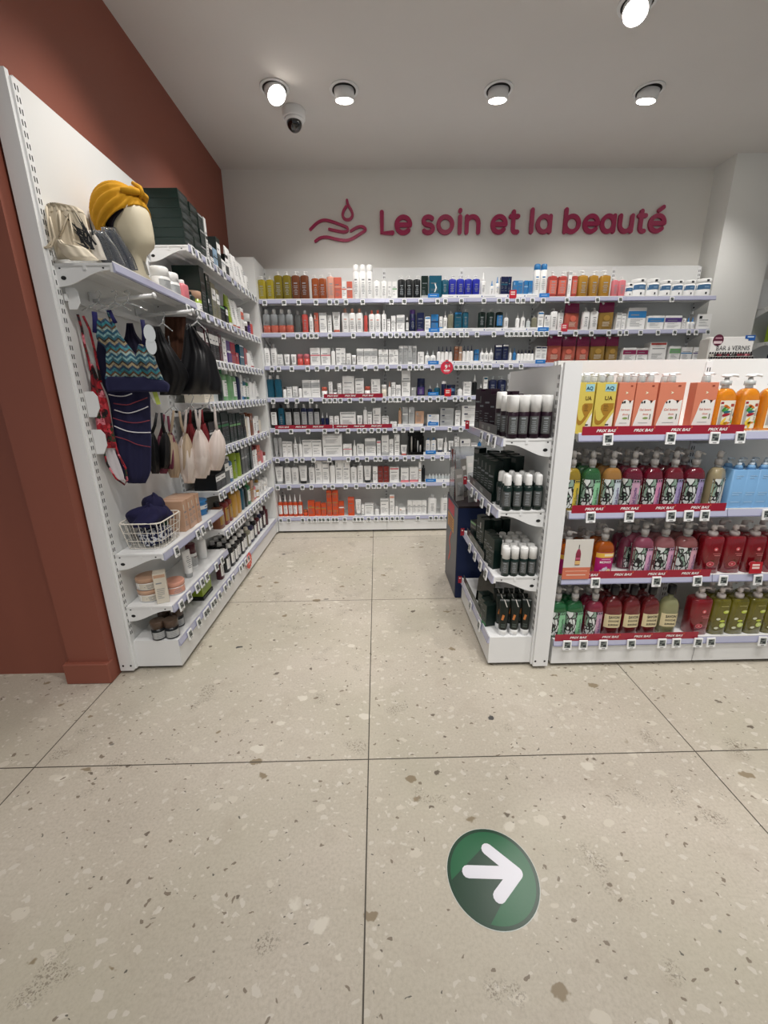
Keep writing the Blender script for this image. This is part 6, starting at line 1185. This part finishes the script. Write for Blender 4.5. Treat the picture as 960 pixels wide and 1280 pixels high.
# mannequin head
ztop = at(157, 228, Y=1.98).z; HY = 1.97; HX = -1.005; s_ = (ztop-1.747)/.46
r = empty('mannequin_head', (HX, HY, 1.7465), math.radians(74)); r.scale = (s_, s_, s_); tag(r, 'faceless ivory mannequin head wearing a mustard turban, top shelf', 'mannequin head')
IV = mat('d6ccb2', .6); b = MB(); K = [(0, .058, .062, 0, 0), (.012, .058, .062, 0, 0), (.03, .048, .05, 0, 0), (.09, .043, .045, 0, -.002), (.125, .044, .052, 0, -.012), (.142, .047, .066, 0, -.028), (.158, .054, .080, 0, -.034), (.18, .062, .09, 0, -.031), (.215, .069, .096, 0, -.024), (.25, .075, .102, 0, -.016), (.285, .078, .105, 0, -.010), (.32, .076, .103, 0, -.006), (.355, .066, .09, 0, 0), (.385, .045, .064, 0, .004), (.400, .02, .03, 0, .005)]
b.loft([(z, a, c_, min(a, c_)*.96, ox, oy) for z, a, c_, ox, oy in K], IV, 6); b.build('head', r)
nb = MB(); nb.loft([(.205, .004, .004, .003, 0, -.118), (.212, .011, .010, .008, 0, -.121), (.235, .008, .010, .007, 0, -.117), (.27, .004, .006, .003, 0, -.108)], IV, 3)
def cap_(rad, cen, fmax, amp, freq, tw, n=144, k=30, knot=0):
    V = []; K0 = Vector((0, -.82, .57)); E1 = Vector((1, 0, 0)); E2 = K0.cross(E1)
    for j in range(k+1):
        for i in range(n):
            t = 2*PI*i/n; fm = fmax(t); f = fm*j/k; p = Vector((math.sin(f)*math.cos(t), math.sin(f)*math.sin(t), math.cos(f)))
            ps = math.atan2(p.dot(E1), p.dot(E2)); far = min(1, (1-p.dot(K0))*2.2)
            d = 1+amp*(abs(math.sin(freq*ps/2+tw*far+.5*math.sin(3*ps)))-.4)*far; V.append((cen[0]+p.x*rad[0]*d, cen[1]+p.y*rad[1]*d, cen[2]+p.z*rad[2]*d))
    inner = [(cen[0]+(v[0]-cen[0])*.93, cen[1]+(v[1]-cen[1])*.93, cen[2]+(v[2]-cen[2])*.93) for v in V[k*n:]]
    F = [(j*n+i, (j+1)*n+i, (j+1)*n+(i+1) % n, j*n+(i+1) % n) for j in range(k) for i in range(n)]
    V += inner; F += [(k*n+i, (k+1)*n+i, (k+1)*n+(i+1) % n, k*n+(i+1) % n) for i in range(n)]
    return V, F
MU = mat('c48e10', .85); fm = lambda t: math.radians(114+34*math.sin(t)) ; V, F = cap_((.108, .150, .140), (0, .045, .312), fm, .17, 19, 1.4); b = MB().add(V, F, MU, True); b.build('turban', r)
V, F = cap_((.088, .118, .118), (0, .014, .296), lambda t: math.radians(108+40*math.sin(t)), .02, 9, .5); b = MB().add(V, F, mat('1c1424', .8), True); b.build('inner_scarf', r)
b = MB(); b.tube([(-.075, -.05, .385), (-.04, -.085, .395), (0, -.098, .40), (.04, -.085, .395), (.075, -.05, .385)], [.012, .020, .013, .020, .012], MU, 12); b.tube([(0, -.088, .375), (0, -.110, .395), (0, -.10, .42), (0, -.06, .445)], [.008, .012, .013, .01], MU, 10); b.build('knot', r)
b = MB(); b.prism([(-.03, .10), (.012, .10), (.012, .23), (-.03, .23)], -.001, .001, mat('d8dce0', .4)); o = b.build('price_card', r, (.085, -.02, .02), .5)
for i, y in enumerate((2.20, 2.30)): put('roll', .085, .085, .11, 'wht', 'wht', 'gry', -1.02, y, 1.7465, 1.2, "right of the mannequin on the top shelf", y, look='rounded white pot', scheme='near')
put('bottle', .06, .05, .10, 'pnk', 'wht', '-', -1.0, 2.385, 1.7465, 1.4, 'right of the mannequin on the top shelf', 0, look='pink squat bottle')
# price tags on the left unit
for nme, z, pxs in [('top', 2.02, '241 249 259 264 272 280 290 297 302 307 311 315 319'), ('second', 1.715, '235 248 259 269 277 284 290 297 302 307 311 315 319 323'), ('third', 1.47, '272 277 281 286 290 295 299 303 307 311 315 319 323 326'), ('fourth', 1.232, '264 269 274 279 284 288 293 298 303 308 312 316 320 324 328 331'), ('fifth', .962, '281 286 291 296 301 306 311 316 321 326 330 334'),
        ('sixth', .71, '275 280 289 294 299 304 309 315 320 325 330 335'), ('seventh', .46, '284 289 294 298 301 304 309 313 317 320 323 327 331 335'), ('bottom', .16, '256 268 274 281 286 291 300 303 307 310')]:
    for px in pxs.split():
        X = LX+.215+.013; y = y_at(float(px), X, z-.022)
        if nme == 'bottom' and y < 2.44: pass
        price_tag(X, y, z-.024, PI/2, f"on the left unit's {nme} rail", y, 'near')
for nme, z, pxs in [('basket shelf', .60, '220 247 253 262'), ('lower shelf', .34, '226 236 246 252 258 270 277'), ('base', .16, '237 248 259 265')]:
    for px in pxs.split():
        X = LX+.215+.013; y = y_at(float(px), X, z-.022)
        if y < 2.42: price_tag(X, y, z-.024, PI/2, f"on the end bay's {nme} rail", y, 'near')
# red star sign on the base rail
y = y_at(311, -.945, .13); r = empty('star_promo_sign', (-.944, y, .115), PI/2); tag(r, 'red starburst promo sign on the left unit base rail', 'sign'); n = 14
MB().prism([((.062 if i % 2 else .053)*math.cos(i*PI/n), (.062 if i % 2 else .053)*math.sin(i*PI/n)) for i in range(2*n)], -.001, .001, mat('d8382c', .35)).build('disc', r)
b = MB(); b.box(-.035, .03, -.0016, -.001, .012, .022, mat('f0b0a0', .5)).box(-.028, .035, -.0016, -.001, -.008, .002, mat('f0b0a0', .5)).box(-.02, .02, -.0016, -.001, -.028, -.02, mat('f0b0a0', .5)); b.build('print', r)
write_labels()
